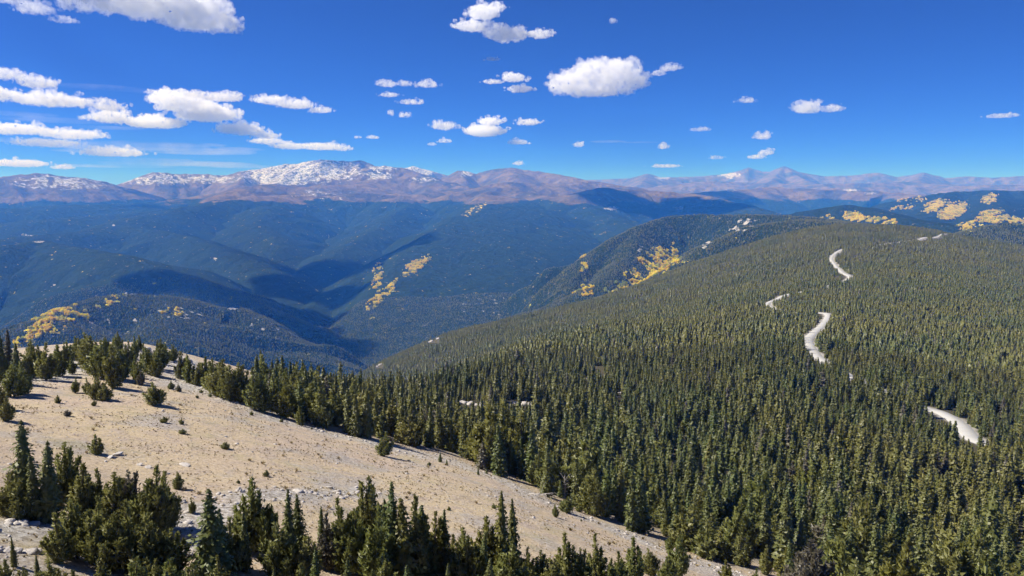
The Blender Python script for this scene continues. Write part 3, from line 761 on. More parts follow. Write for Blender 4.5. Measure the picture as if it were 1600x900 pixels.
# ------------------------------------------------------------------ trees: hand placed
# base px, base py, height px, kind, width factor, label key
HAND = [
    (3, 590, 66, 's', 1, 'c'), (15, 588, 72, 's', 1, 'c'), (27, 602, 64, 's', 1.1, 'c'), (36, 616, 50, 'p', 1, 'c'), (12, 658, 42, 'p', .9, 'c'), (22, 620, 50, 'p', 1, 'c'), (2, 640, 50, 'p', 1, 'c'),
    (52, 590, 52, 'p', .8, 'c'), (72, 594, 58, 'p', 1, 'c'), (92, 588, 48, 'p', 1, 'c'), (108, 568, 34, 'p', 1, 'c'), (124, 562, 34, 'p', 1, 'c'), (138, 566, 42, 'p', 1, 'c'),
    (148, 582, 56, 'p', 1, 'c'), (163, 592, 62, 'p', 1, 'c'), (179, 606, 64, 'p', 1, 'c'), (190, 592, 52, 'p', 1, 'c'), (202, 576, 42, 'p', .9, 'c'), (212, 590, 34, 'p', 1, 'c'), (218, 600, 30, 'p', 1, 'c'),
    (232, 585, 42, 'p', .9, 'c'), (245, 588, 36, 'p', 1, 'c'), (258, 570, 32, 'p', 1.1, 'c'), (270, 564, 26, 'p', 1.1, 'c'), (284, 592, 42, 'p', 1.1, 'c'), (296, 598, 42, 'p', 1.1, 'c'), (308, 602, 34, 'p', 1.2, 'c'), (313, 557, 20, 's', 1.3, 'c'),
    (118, 614, 24, 'p', 1.1, 'c'), (138, 616, 26, 'p', 1, 'c'), (152, 624, 36, 'p', 1, 'c'), (164, 626, 26, 'p', 1.2, 'c'), (220, 602, 22, 'p', .9, 'c'),
    (244, 633, 36, 'p', 1.15, 'solo1'), (152, 710, 31, 'p', 1.5, 'solo2'), (600, 713, 38, 'p', 1.35, 'solo3'), (470, 665, 29, 'p', 1.1, 'solo4'), (90, 630, 13, 'p', 1.5, 'shrub'), (105, 650, 10, 'p', 1.8, 'shrub'),
    (268, 608, 14, 'p', 1.3, 'shrub'), (280, 612, 12, 'p', 1.5, 'shrub'), (62, 586, 30, 'p', 1, 'c'),
    (322, 602, 45, 'p', 1.1, 'e'), (335, 612, 52, 'p', 1, 'e'), (348, 620, 58, 'p', 1, 'e'), (362, 626, 55, 'p', 1, 'e'), (378, 628, 60, 'p', 1, 'e'), (398, 640, 66, 'p', 1, 'e'), (412, 644, 60, 'p', 1, 'e'),
    (430, 642, 56, 'p', 1, 'e'), (446, 654, 64, 'p', 1, 'e'), (486, 658, 60, 'p', 1.1, 'e'), (505, 668, 62, 'p', 1, 'e'), (522, 664, 56, 'p', 1, 'e'), (545, 678, 70, 's', 1, 'e'), (558, 682, 66, 's', 1, 'e'), (572, 684, 76, 's', 1.1, 'e'), (586, 680, 64, 's', 1, 'e'),
    (612, 682, 60, 'p', 1, 'e'), (628, 690, 68, 's', 1, 'e'), (645, 694, 62, 'p', 1, 'e'), (655, 694, 38, 's', 1, 'e'), (672, 700, 66, 's', 1, 'e'), (690, 702, 70, 's', 1, 'e'), (705, 706, 68, 's', 1, 'e'),
    (726, 714, 70, 's', 1, 'e'), (740, 720, 44, 'p', 1, 'e'), (752, 722, 72, 's', 1, 'e'), (770, 726, 66, 's', 1, 'e'), (800, 742, 60, 's', 1, 'e'), (816, 748, 66, 's', 1, 'e'), (842, 760, 58, 'p', 1, 'e'), (858, 768, 60, 'p', 1, 'e'),
    (688, 722, 16, 's', 1.4, 'shrub'), (698, 727, 10, 's', 1.4, 'shrub'), (747, 742, 13, 's', 1.3, 'shrub'), (760, 740, 9, 's', 1.3, 'shrub'),
    (868, 808, 20, 'p', 1.2, 'solo5'), (884, 800, 26, 'p', 1.2, 'solo6'), (905, 800, 14, 'p', 1.3, 'shrub'),
    (930, 806, 76, 'p', .9, 'e'), (946, 808, 90, 's', .9, 'e'), (972, 816, 84, 's', 1, 'e'), (986, 830, 96, 's', 1, 'e'), (1000, 832, 88, 's', 1, 'e'), (902, 792, 70, 's', 1, 'e'), (918, 796, 60, 's', 1, 'e'),
    (1046, 862, 28, 'p', 1.1, 'e'), (1040, 838, 38, 'p', 1, 'e'), (1052, 842, 30, 'p', 1.1, 'e'), (1068, 850, 48, 'p', 1.1, 'e'), (1078, 852, 50, 'p', 1, 'e'), (1100, 868, 42, 'p', 1.3, 'e'), (1128, 876, 36, 'p', 1.2, 'e'), (1152, 882, 50, 'p', 1.2, 'e'), (1164, 884, 44, 'p', 1, 'e'), (1196, 898, 48, 'p', 1, 'e'),
    # front grove
    (42, 802, 143, 's', .95, 'tall1'), (60, 814, 106, 's', .9, 'g'), (77, 816, 126, 's', .9, 'tall2'), (22, 806, 70, 'p', 1, 'g'), (32, 812, 60, 'p', 1, 'g'), (106, 792, 100, 'p', .8, 'g'), (132, 812, 86, 'p', 1, 'g'),
    (160, 806, 76, 'p', .9, 'g'), (186, 826, 88, 'p', 1, 'g'), (206, 826, 90, 'p', 1, 'g'), (228, 836, 90, 'p', 1, 'g'), (245, 838, 112, 'p', .85, 'g'), (262, 826, 90, 'p', .8, 'g'), (120, 872, 92, 'p', 1, 'g'), (98, 880, 80, 'p', 1, 'g'),
    (150, 882, 104, 'p', 1, 'g'), (178, 892, 92, 'p', 1, 'g'), (205, 894, 110, 'p', .95, 'g'), (238, 900, 100, 'p', 1, 'g'), (268, 900, 74, 'p', 1.1, 'g'), (160, 922, 50, 'p', 1.1, 'g'), (278, 764, 28, 'p', 1, 'shrub'), (301, 802, 26, 'p', 1, 'shrub'),
    (328, 908, 146, 's', 1.1, 'tall3'), (350, 898, 104, 's', .9, 'g'), (366, 892, 86, 'p', 1, 'g'), (384, 892, 90, 's', .9, 'g'), (401, 862, 116, 'p', .75, 'g'), (425, 856, 68, 's', 1, 'g'), (452, 878, 116, 's', .85, 'tall4'), (466, 856, 84, 's', .9, 'g'),
    (442, 900, 90, 'p', 1, 'g'), (482, 904, 70, 'p', 1, 'g'), (503, 852, 62, 's', .9, 'g'), (512, 890, 90, 'p', .9, 'g'), (535, 890, 112, 'p', .8, 'g'), (556, 896, 104, 'p', .8, 'g'), (575, 862, 120, 'p', .8, 'g'), (590, 912, 122, 'p', .85, 'g'), (611, 906, 150, 's', .9, 'g'),
    (602, 898, 120, 's', .9, 'g'), (632, 908, 132, 's', 1, 'g'), (650, 906, 130, 'p', .8, 'g'), (663, 900, 112, 's', 1, 'g'), (676, 896, 96, 'p', .8, 'g'), (690, 894, 98, 's', 1, 'g'), (704, 902, 66, 'p', 1, 'g'), (730, 906, 84, 'p', .9, 'g'), (752, 912, 84, 's', .9, 'g'),
    (785, 904, 138, 's', .8, 'tall5'), (802, 892, 114, 's', .8, 'tall6'), (768, 900, 92, 'p', .9, 'g'), (796, 928, 80, 'p', 1, 'g'), (822, 914, 60, 'p', 1, 'g'), (846, 916, 56, 'p', 1, 'g'), (866, 930, 60, 'p', 1, 'g'), (886, 920, 88, 'p', .85, 'g'), (910, 924, 68, 'p', .9, 'g'),
    (932, 914, 82, 'p', .85, 'g'), (952, 924, 56, 'p', 1.1, 'g'), (968, 920, 58, 'p', 1, 'g'), (990, 914, 74, 'p', .95, 'g'), (1016, 898, 44, 'p', .9, 'g'), (1040, 918, 50, 'p', 1, 'g'), (1058, 900, 66, 'p', .85, 'g'), (1136, 914, 40, 'p', 1.1, 'g'), (1180, 922, 34, 'p', 1.1, 'g'),
    (60, 905, 40, 's', 1, 'g'), (22, 886, 48, 's', .8, 'g'), (8, 930, 60, 'p', 1, 'g'), (40, 935, 50, 'p', 1, 'g'), (85, 940, 70, 'p', 1, 'g'), (120, 945, 60, 'p', 1, 'g'),
]
TREES = []   # x, y, z, height, kind, widthfactor, key, dist
for (px, py, hp, kd, wf, key) in HAND:
    h = hit(px, py, 20)
    _, _, dep = project(h[None])
    TREES.append([h[0], h[1], h[2], hp * dep[0] / FPX * 1.04, kd, wf, key])
g = np.random.default_rng(41)
for _i in range(46):
    px_, py_ = [(g.uniform(60, 700), g.uniform(620, 760)), (g.uniform(650, 1120), g.uniform(720, 890)), (g.uniform(250, 620), g.uniform(600, 680))][_i % 3]
    h = hit(px_, py_, 20)
    if not poly_mask(np.array([h[0]]), np.array([h[1]]), MEADOW)[0]: continue
    if _i % 3 != 2 and g.random() < .35: continue
    TREES.append([h[0], h[1], h[2], g.uniform(.35, .95), 'p', g.uniform(1.2, 2.0), 'shrub'])
# filler: below the picture edge and through the grove
def filler(poly, n, hmin, hmax, spr, key, mind=1.6, seed=3, wf=(.8, 1.15)):
    g = np.random.default_rng(seed); W = [hit(*p, 18)[:2] for p in poly]; A = np.array(W)
    lo, hi = A.min(0), A.max(0); tries = 0; got = 0
    while got < n and tries < 20000:
        tries += 1
        p = lo + (hi - lo) * g.random(2)
        if not poly_mask(np.array([p[0]]), np.array([p[1]]), W)[0]: continue
        if any((t[0] - p[0]) ** 2 + (t[1] - p[1]) ** 2 < mind ** 2 for t in TREES): continue
        hh = hmin + (hmax - hmin) * g.random()
        TREES.append([p[0], p[1], float(ground_z(p[0], p[1])), hh, 's' if g.random() < spr else 'p', wf[0] + (wf[1] - wf[0]) * g.random(), key]); got += 1
filler([(300, 915), (560, 925), (900, 945), (1080, 930), (1080, 1060), (500, 1080), (0, 1080), (0, 945), (150, 915)], 80, 1.6, 3.3, .45, 'g', 1.45, 4)
filler([(330, 590), (420, 615), (500, 640), (600, 668), (700, 700), (700, 660), (620, 628), (500, 604), (420, 590)], 64, 4.5, 8.0, .25, 'e', 2.4, 5)
filler([(330, 600), (420, 584), (430, 610), (345, 612)], 10, 4, 6, .1, 'e', 2.4, 6)
filler([(-20, 600), (40, 575), (110, 553), (200, 545), (290, 562), (310, 590), (190, 580), (60, 596)], 28, 2.5, 5.5, .1, 'c', 2.6, 7)
n_hand = len(TREES)

# forest at random: bearing/distance jittered over the wooded ground
def wood_points(r0, r1, dens, seed):
    g = np.random.default_rng(seed)
    area = .5 * (r1 ** 2 - r0 ** 2) * (AZ1 - AZ0)
    n = int(area * dens)
    r = np.sqrt(r0 ** 2 + (r1 ** 2 - r0 ** 2) * g.random(n)); az = AZ0 + (AZ1 - AZ0) * g.random(n)
    return np.sin(az) * r, np.cos(az) * r, r, az, g
def visible(x, y, top):
    """does a thing of this height show over the ground in front of it, inside the frame"""
    r = np.hypot(x, y); z = ground_z(x, y) + top
    hm = grid_lookup(HMAX, x * (1 - 12 / np.maximum(r, 30)), y * (1 - 12 / np.maximum(r, 30)))
    px, py, _ = project(np.stack([x, y, z], 1))
    return (z / r > hm - .0005) & (px > -60) & (px < 1660) & (py < 960)

FX = []; 
for (r0, r1, dens, seed) in [(70, 260, .085, 1), (260, 700, .095, 2), (700, 1300, .11, 3), (1300, 2300, .085, 4), (2300, 3300, .034, 5), (3300, 4300, .018, 6)]:
    x, y, r, az, g = wood_points(r0, r1, dens, seed)
    h = (8.0 + 2.5 * g.normal(size=len(x)).clip(-1.8, 2)) * (.92 + .2 * perlin(x / 60, y / 60))
    h = h * np.where(g.random(len(h)) < .12, 1.28, 1.0) * np.where(g.random(len(h)) < .2, .62, 1.0)
    h = h * (1 - .36 * sstep(240, 850, r))
    kp = np.ones(len(x), bool)
    kp &= visible(x, y, h)
    x, y, r, h = x[kp], y[kp], r[kp], h[kp]
    # clearings
    dn = fbm(x / 35 + 3, y / 35, 3)
    kp = dn > -.42
    if r0 < 400:
        inm = poly_mask(x, y, MEADOW); ed = dist_to_line(x, y, EDGE_W)
        zz = ground_z(x, y); px, py, _ = project(np.stack([x, y, zz], 1))
        kp &= ~inm & ~((px < 330) & (r < 330)) & ~((ed < 4)) & ~((px < 400) & (r < 260))
        h = np.where((px < 760) & (r < 330), h * .72, h)
        kp &= ~((ed < 22) & (px > 880) & (fbm(x / 9, y / 9, 2) < .05))
    if r0 >= 2300:
        rk = grid_lookup(rockn, x, y); ap = grid_lookup(asp, x, y); al = grid_lookup(alp, x, y)
        kp &= (rk < .35) & (ap < .35) & (al < .4)
    x, y, r, h = x[kp], y[kp], r[kp], h[kp]
    FX.append(np.stack([x, y, ground_z(x, y), h, r], 1))
FX = np.vstack(FX)
# keep the road and the sight line to its open stretches free
m = (FX[:, 4] > 150) & (FX[:, 4] < 2400)
rdm = np.full(len(FX), 1e9)
for Lr in road_lines: rdm[m] = np.minimum(rdm[m], dist_to_line(FX[m, 0], FX[m, 1], Lr[::2, :2]))
keep = rdm > 4.3
VR = []
for (a, b, hw, hv) in VISROAD:
    q = hit(a, b, 90, 2600); VR.append((q[0], q[1], q[2], hw, hv))
bx, by_, bd = project(FX[:, :3]); tx, ty, td = project(FX[:, :3] + np.array([0, 0, 1.0]) * FX[:, 3:4])
for (qx, qy, qz, hw, hv) in VR:
    D = math.hypot(qx, qy); cx, cy, _ = project(np.array([[qx, qy, qz]]))
    keep &= ~((np.abs(bx - cx[0]) < hw * .72) & (ty < cy[0] + hv * .5) & (by_ > cy[0] - hv * .4) & (FX[:, 4] < D + 12) & (FX[:, 4] > D * .80))
# rock outcrops in the wood
OUTC = [(735, 632, 26, 7), (820, 632, 16, 6), (800, 630, 10, 5), (968, 615, 4, 4), (917, 592, 3, 3), (612, 558, 15, 6), (650, 541, 14, 4), (678, 532, 9, 3), (593, 571, 6, 3), (632, 549, 7, 3)]
OUT_W = []
for (a, b, rx, ry) in OUTC:
    q = hit(a, b, 150)
    if math.hypot(q[0], q[1]) > 2100: print('outcrop off', a, b); OUT_W.append(None); continue
    OUT_W.append((q, rx, ry)); D = math.hypot(q[0], q[1]); cx, cy, _ = project(q[None])
    keep &= ~((np.abs(bx - cx[0]) < rx) & (ty < cy[0] + ry) & (by_ > cy[0] - ry) & (FX[:, 4] < D * 1.04) & (FX[:, 4] > D * .8))
FX = FX[keep]
print('forest trees', len(FX), round(time.time() - T0, 1))

# the nearest of the forest become trees of their own
g = np.random.default_rng(99)
near_i = np.argsort(-FX[:, 3] / FX[:, 4])
bx, by_, _ = project(FX[:, :3]); _, ty, _ = project(FX[:, :3] + np.array([0, 0, 1.0]) * FX[:, 3:4])
inframe = (bx > -10) & (bx < 1610) & (ty < 890)
ns = sum(1 for t in TREES if t[4] == 's'); npn = sum(1 for t in TREES if t[4] == 'p')
kind = np.where(g.random(len(FX)) < .08, 1, 0)
edm = FX[:, 4] < 420
ed = np.full(len(FX), 1e9); ed[edm] = dist_to_line(FX[edm, 0], FX[edm, 1], EDGE_W)
kind = np.where((ed < 45) & (g.random(len(FX)) < .5), 1, kind)
taken = np.zeros(len(FX), bool)
cs, cp_ = 290 - ns, 290 - npn
for i in near_i:
    if cs <= 0 and cp_ <= 0: break
    if not inframe[i]: continue
    if kind[i] == 0 and cs > 0: cs -= 1
    elif kind[i] == 1 and cp_ > 0: cp_ -= 1
    else: continue
    if FX[i, 4] > 330 and kind[i] == 1: cp_ = 0; continue
    taken[i] = True
    TREES.append([FX[i, 0], FX[i, 1], FX[i, 2], FX[i, 3], 'sp'[kind[i]], .9 + .3 * g.random(), 'f'])
print('individual trees', len(TREES), 'spruce', sum(1 for t in TREES if t[4] == 's'))

rest = ~taken
R = FX[rest]; kd = kind[rest]; n = len(R)
rdist = R[:, 4]
vi = np.where(rdist < 520, np.where(kd == 1, 4 + g.integers(0, 3, n), g.integers(0, 4, n)), np.where(rdist < 1900, 7 + g.integers(0, 4, n), 11 + g.integers(0, 2, n)))
rot = np.stack([g.normal(size=n) * .03, g.normal(size=n) * .03, g.random(n) * 6.28], 1)
wf = (.9 + .6 * g.random(n)) * np.where(rdist > 2300, 1.45, 1)
hs = R[:, 3] * np.where(kd == 1, .85, 1)
scatter('forest', R[:, :3], vi, rot, np.stack([hs * wf, hs * wf, hs], 1), LIB_TREES, 'dense dark green conifer forest covering the ridge beyond the tan meadow', 'forest')

LAB = {
 'cp': ('bushy dark green pine among pale rocks on the crest of the tan meadow', 'pines on the crest of the meadow'),
 'cs': ('narrow dark spruce on the crest at the upper end of the tan meadow', 'spruces on the crest of the meadow'),
 'ep': ('rounded green pine along the far edge of the tan meadow', 'pines along the far edge of the meadow'),
 'es': ('slender spruce along the far edge of the tan meadow', 'spruces along the far edge of the meadow'),
 'gp': ('bushy olive green pine in the grove below the tan meadow', 'pines in the grove below the meadow'),
 'gs': ('pointed dark spruce in the grove below the tan meadow', 'spruces in the grove below the meadow'),
 'fp': ('round-topped pine standing in the dense forest beyond the meadow', 'pines in the nearest forest'),
 'fs': ('tall slim spruce standing in the dense forest beyond the meadow', 'spruces in the nearest forest'),
 'shrubp': ('small low dark pine scrub on open tan meadow grass', 'small pine scrub on the meadow'),
 'shrubs': ('tiny young spruce on the open ground by the far meadow edge', 'young spruces by the far meadow edge'),
 'solo1': 'lone compact pine with short shadow on meadow below the rocky crest',
 'solo2': 'lone bushy dwarf pine on the open meadow beside a tilted rock',
 'solo3': 'lone round brownish green pine with a long shadow amid the meadow',
 'solo4': 'small round pine standing just off the far tree line of the meadow',
 'solo5': 'lower of two small pines beside the fallen dead tree at the meadow edge',
 'solo6': 'upper of two small pines beside the fallen dead tree at the meadow edge',
 'tall1': 'tallest ragged spruce of the trio at the left end of the grove',
 'tall2': 'dark pointed spruce just right of the tallest ragged spruce in the grove',
 'tall3': 'large broad spruce with sunlit left side beside the pale boulders in the grove',
 'tall4': 'slim dark spruce rising from the grove below the ledge rocks on the meadow',
 'tall5': 'very tall thin spruce at the right end of the grove, left of its twin',
 'tall6': 'thin sparse-topped spruce at the right end of the grove, right of its twin',
}
g = np.random.default_rng(5)
for (x, y, z, h, kd_, wf_, key) in TREES:
    e = bpy.data.objects.new('spruce_tree' if kd_ == 's' else 'pine_tree', None)
    e.empty_display_size = .5; ROOT.objects.link(e)
    e.location = (x, y, z - .05); e.rotation_euler = (g.normal() * .03, g.normal() * .03, g.random() * 6.28)
    w_ = wf_ * (1.0 if kd_ == 'p' else 1.0)
    e.scale = (h * w_, h * w_, h)
    lk = LAB.get(key) or LAB[key + kd_]
    if isinstance(lk, tuple): e['label'], e['group'] = lk
    else: e['label'] = lk
    e['category'] = 'tree'
    V_ = SPR_V if kd_ == 's' else PIN_V
    vv = int(g.integers(0, len(V_)))
    cm, tm = V_[vv]
    c_ = bpy.data.objects.new('crown', cm); c_.parent = e; ROOT.objects.link(c_)
    t_ = bpy.data.objects.new('trunk', tm); t_.parent = e; ROOT.objects.link(t_)

# ------------------------------------------------------------------ aspens
def aspen_blob(seed):
    g = np.random.default_rng(seed); n = 60
    d = g.normal(size=(n, 3)); d /= np.linalg.norm(d, axis=1)[:, None]
    c = d * (.6 + .4 * g.random((n, 1))) * np.array([.30, .30, .40]) + np.array([0, 0, .55])
    a = g.normal(size=(n, 3)); a /= np.linalg.norm(a, axis=1)[:, None]; b = np.cross(a, g.normal(size=(n, 3))); b /= np.linalg.norm(b, axis=1)[:, None]
    return leaf_quads(c, a * .14, b * .11)
LIB_ASP = lib('aspen_library', [make_mesh('aspen', *aspen_blob(s), [M_ASP]) for s in range(3)])
GROVES = [
    ('golden aspen grove on the near blue spur below the long wooded hill', (0, 430, 350, 560), 2300, 4300),
    ('narrow yellow aspen strips on the steep central ridge', (540, 380, 700, 500), 3500, 8000),
    ('large golden and orange aspen grove on the slope behind the forest ridge', (880, 370, 1100, 480), 2300, 5200),
    ('golden aspen patches on the low hill behind the top of the forest ridge', (1270, 325, 1420, 355), 3600, 8000),
    ('scattered orange aspen patches on the far wooded hills', (1385, 290, 1660, 365), 3300, 12000),
]
for (lab, (x0, y0, x1, y1), d0, d1) in GROVES:
    mk = (asp > .42) & VIS & (PXG > x0) & (PXG < x1) & (PYG > y0) & (PYG < y1) & (RG > d0) & (RG < d1)
    ii, jj = np.nonzero(mk)
    if len(ii) == 0: print('no grove', lab); continue
    dr = np.gradient(rr)[jj]; cell_a = dr * rr[jj] * (AZ1 - AZ0) / NA
    want = cell_a / 45.0
    tot = want.sum(); f = min(1, 9000 / tot)
    cnt = g.poisson(want * f)
    I = np.repeat(ii, cnt) + g.random(cnt.sum()) - .5; J = np.repeat(jj, cnt) + g.random(cnt.sum()) - .5
    az = AZ0 + I * (AZ1 - AZ0) / (NA - 1); r = np.interp(J, np.arange(NR), rr)
    x, y = np.sin(az) * r, np.cos(az) * r; n = len(x)
    av = grid_lookup(asp, x, y); kp = av > .40; x, y = x[kp], y[kp]; n = len(x)
    h = 9 + 3 * g.random(n)
    sc = np.stack([h * 1.15, h * 1.15, h], 1)
    scatter('aspen_grove', np.stack([x, y, ground_z(x, y) - .5], 1), g.integers(0, 3, n), np.stack([g.random(n) * 0, g.random(n) * 0, g.random(n) * 6.28], 1), sc, LIB_ASP, lab, 'aspen grove')
    print('grove', n)

# ------------------------------------------------------------------ rocks
def rock_mesh(seed, sub=3, flat=.7, angular=.35):
    import bmesh
    bm = bmesh.new(); bmesh.ops.create_icosphere(bm, subdivisions=sub, radius=1)
    g = np.random.default_rng(seed)
    V = np.array([v.co[:] for v in bm.verts])
    pl = g.normal(size=(9, 3)); pl /= np.linalg.norm(pl, axis=1)[:, None]
    for p_ in pl:          # planar breaks
        d = V @ p_; lim = .55 + .3 * g.random()
        V = V - np.outer(np.clip(d - lim, 0, None), p_)
    V = V * (1 + .10 * perlin(V[:, 0] * 2.3 + seed, V[:, 1] * 2.3 + V[:, 2] * 1.7))[:, None]
    V *= np.array([1, .75 + .3 * g.random(), flat])
    F = [[v.index for v in f.verts] for f in bm.faces]; bm.free()
    return V, np.array(F)
ROCKV = [make_mesh('rock', *rock_mesh(s + 1), [M_ROCK]) for s in range(6)]
def boulder(px, py, w, label, flat=1.0, group=None, name='boulder', seed=0, dmin=18):
    q = hit(px, py, dmin); _, _, dep = project(q[None])
    g = np.random.default_rng(seed + int(px))
    s = w * dep[0] / FPX / 2
    o = bpy.data.objects.new(name, ROCKV[int(g.integers(0, 6))]); ROOT.objects.link(o)
    o.location = (q[0], q[1], q[2] + s * .25 * flat); o.scale = (s, s * .9, s * flat); o.rotation_euler = (g.normal() * .2, g.normal() * .2, g.random() * 6)
    o['label'] = label; o['category'] = 'rock'
    if group: o['group'] = group
    return o
def outcrop(px, py, w, hgt, label, n=9, seed=0, dmin=18, name='rock_outcrop'):
    """a cluster of joined blocks of bedrock: one mesh"""
    q = hit(px, py, dmin); _, _, dep = project(q[None])
    g = np.random.default_rng(seed + 7); s = w * dep[0] / FPX / 2; hz = hgt * dep[0] / FPX
    rt = np.array([q[1], -q[0]]) / math.hypot(q[0], q[1])
    parts = []
    for i in range(n):
        V, F = rock_mesh(seed * 13 + i, 2)
        a = (g.random() * 2 - 1); b = g.normal() * .35
        c = np.array([q[0], q[1]]) + rt * a * s * .85 + np.array([-rt[1], rt[0]]) * b * s * .6
        k_ = s * (.22 + .25 * g.random())
        ang = g.random() * 6; ca, sa = math.cos(ang), math.sin(ang)
        V = V @ np.array([[ca, sa, 0], [-sa, ca, 0], [0, 0, 1]])
        zz = float(ground_z(c[0], c[1]))
        V = V * np.array([k_, k_, max(hz * (.55 + .5 * g.random()), .1)]) + np.array([c[0], c[1], zz])
        parts.append((V, F))
    V, F = join(parts); V = V - q
    me = make_mesh(name, V, F, [M_ROCK]); o = bpy.data.objects.new(name, me); ROOT.objects.link(o); o.location = q
    o['label'] = label; o['category'] = 'rocks'
    return o
outcrop(190, 543, 50, 11, 'long pale granite outcrop along the very top of the meadow crest', 14, 1)
outcrop(232, 551, 52, 12, 'broken pale granite ledge on the crest behind the pines', 14, 2)
outcrop(275, 563, 40, 11, 'pale rounded ledge where the meadow crest drops away', 9, 3)
outcrop(108, 563, 34, 13, 'blocky pale rocks between the two thickest pine clumps of the crest', 9, 4)
outcrop(98, 575, 24, 6, 'low grey rocks below the blocky crest rocks', 6, 5)
outcrop(52, 582, 24, 13, 'pale rocks beside the crest spruces', 6, 6)
outcrop(310, 582, 26, 12, 'pale ledge beside the small lone crest spruce', 6, 7)
outcrop(210, 572, 30, 7, 'rocks showing between pines under the crest ledge', 8, 8)
outcrop(478, 770, 36, 5, 'grey flat ledge at the lower side of the meadow above the grove', 8, 9)
outcrop(382, 768, 26, 9, 'pale cracked ledge at the meadow edge beside the grove', 6, 10)
outcrop(284, 784, 30, 7, 'stepped pale slabs beside the upper left grove pines', 8, 11)
outcrop(285, 842, 36, 18, 'large pale boulders between the left grove and the broad spruce', 7, 12)
outcrop(290, 868, 34, 14, 'pale rocks at the foot of the broad spruce', 6, 13)
outcrop(348, 846, 12, 9, 'small pale block seen between two grove spruces', 3, 14)
outcrop(20, 818, 60, 6, 'flat grey slabs in shade below the three tall spruces', 10, 15)
outcrop(30, 862, 70, 7, 'grey slabs and sand below the left grove', 10, 16)
LBO = ['tilted dark faced rock beside the lone bushy dwarf pine', 'flat grey rock above the middle of the grove', 'low brown rock on the meadow above the small grove pine', 'dark split rock lying in the meadow grass']
boulder(184, 711, 20, LBO[0], .45); boulder(218, 727, 12, LBO[1], .4); boulder(232, 731, 14, LBO[2], .35); boulder(288, 727, 24, LBO[3], .2)
boulder(515, 762, 16, 'flat rock right of the grey meadow ledge', .3); boulder(556, 762, 10, 'small dark rock just above the dome topped grove pine', .4)
boulder(170, 715, 16, 'flat pale slab against the tilted rock', .25)
lab2 = ['long pale slab outcrop inside the forest close beyond the meadow', 'white rock clearing in the forest right of the long slab', 'small rock beside the white forest clearing', 'single white rock showing between forest trees', 'tiny white rock high among forest trees',
        'largest white crag on the far edge of the forest ridge', 'pale crag higher up the far edge of the forest ridge', 'top end of the pale crag on the forest ridge edge', 'lowest white rocks on the far edge of the forest ridge', 'small crag between the two white crags of the ridge edge']
for i, ow in enumerate(OUT_W):
    if ow is None: continue
    q, rx, ry = ow
    a, b, _, _ = OUTC[i]
    outcrop(a, b, rx * 1.9, ry * 1.2, lab2[i], 9, 30 + i, 150)

# loose stones and tufts on the meadow
def meadow_scatter(n, seed, extra=None):
    g = np.random.default_rng(seed); out = []
    A = np.array(MEADOW); lo, hi = A.min(0), A.max(0)
    c = lo + (hi - lo) * g.random((n * 4, 2))
    # even in the picture: prefer the near ground
    m = (poly_mask(c[:, 0], c[:, 1], MEADOW) | (dist_to_line(c[:, 0], c[:, 1], EDGE_W) < 14)) & (np.hypot(c[:, 0], c[:, 1]) > 22)
    c = c[m]; z = ground_z(c[:, 0], c[:, 1]); px, py, _ = project(np.column_stack([c, z]))
    m = (px > -30) & (px < 1500) & (py < 930); c = c[m]; z = z[m]
    return np.column_stack([c, z])[:n], g
LIB_ST = lib('stone_library', [make_mesh('stone', *rock_mesh(s + 60, 1, .55), [M_ROCK]) for s in range(4)])
q, g = meadow_scatter(11000, 71)
dens = fbm(q[:, 0] / 12, q[:, 1] / 12, 3); q = q[dens + g.random(len(q)) * .6 > .15]; n = len(q)
s = .05 + .10 * g.random(n) ** 3 + (g.random(n) < .015) * .22
scatter('gravel', q, g.integers(0, 4, n), np.stack([g.normal(size=n) * .3, g.normal(size=n) * .3, g.random(n) * 6.28], 1), np.stack([s, s, s], 1), LIB_ST, 'loose pale stones strewn over the tan meadow', 'stones')
g = np.random.default_rng(77); Q = []
for Ln, sp, cnt_ in ((CR_LINE, 7.0, 900), (EDGE_W, 3.0, 550), (LOWR, 2.8, 260)):
    sgl = np.linalg.norm(np.diff(Ln, axis=0), axis=1); cum = np.concatenate([[0], np.cumsum(sgl)])
    u_ = g.random(cnt_) * cum[-1]
    Q.append(np.stack([np.interp(u_, cum, Ln[:, 0]), np.interp(u_, cum, Ln[:, 1])], 1) + g.normal(size=(cnt_, 2)) * sp * .6)
Q = np.vstack(Q); Q = Q[np.hypot(Q[:, 0], Q[:, 1]) > 25]; n = len(Q)
s = .08 + .42 * g.random(n) ** 4
scatter('rubble', np.column_stack([Q, ground_z(Q[:, 0], Q[:, 1])]), g.integers(0, 4, n), np.stack([g.normal(size=n) * .3, g.normal(size=n) * .3, g.random(n) * 6.28], 1), np.stack([s, s, s], 1), LIB_ST, 'broken pale rock rubble along the crest and edges of the tan meadow', 'rubble')
M_TUFT, nt = new_mat('dry_grass')
oi = nt.nodes.new('ShaderNodeObjectInfo')
ct = mixc(nt, oi.outputs['Random'], (.46, .37, .22), (.38, .31, .18)); ct = mixc(nt, ramp(nt, oi.outputs['Random'], .86, .9), ct, (.16, .12, .05))
finish(nt, ct, .9)
def tuft(seed):
    g = np.random.default_rng(seed); n = 26
    a = g.random(n) * 6.28; r = .35 * g.random(n)
    c = np.stack([np.cos(a) * r, np.sin(a) * r, .22 + .1 * g.random(n)], 1)
    d = np.stack([np.cos(a) * .5, np.sin(a) * .5, np.ones(n)], 1) + g.normal(size=(n, 3)) * .25; d /= np.linalg.norm(d, axis=1)[:, None]
    w = np.stack([-np.sin(a), np.cos(a), np.zeros(n)], 1)
    return leaf_quads(c, d * .3, w * .09)
LIB_TU = lib('tuft_library', [make_mesh('tuft', *tuft(s), [M_TUFT]) for s in range(4)])
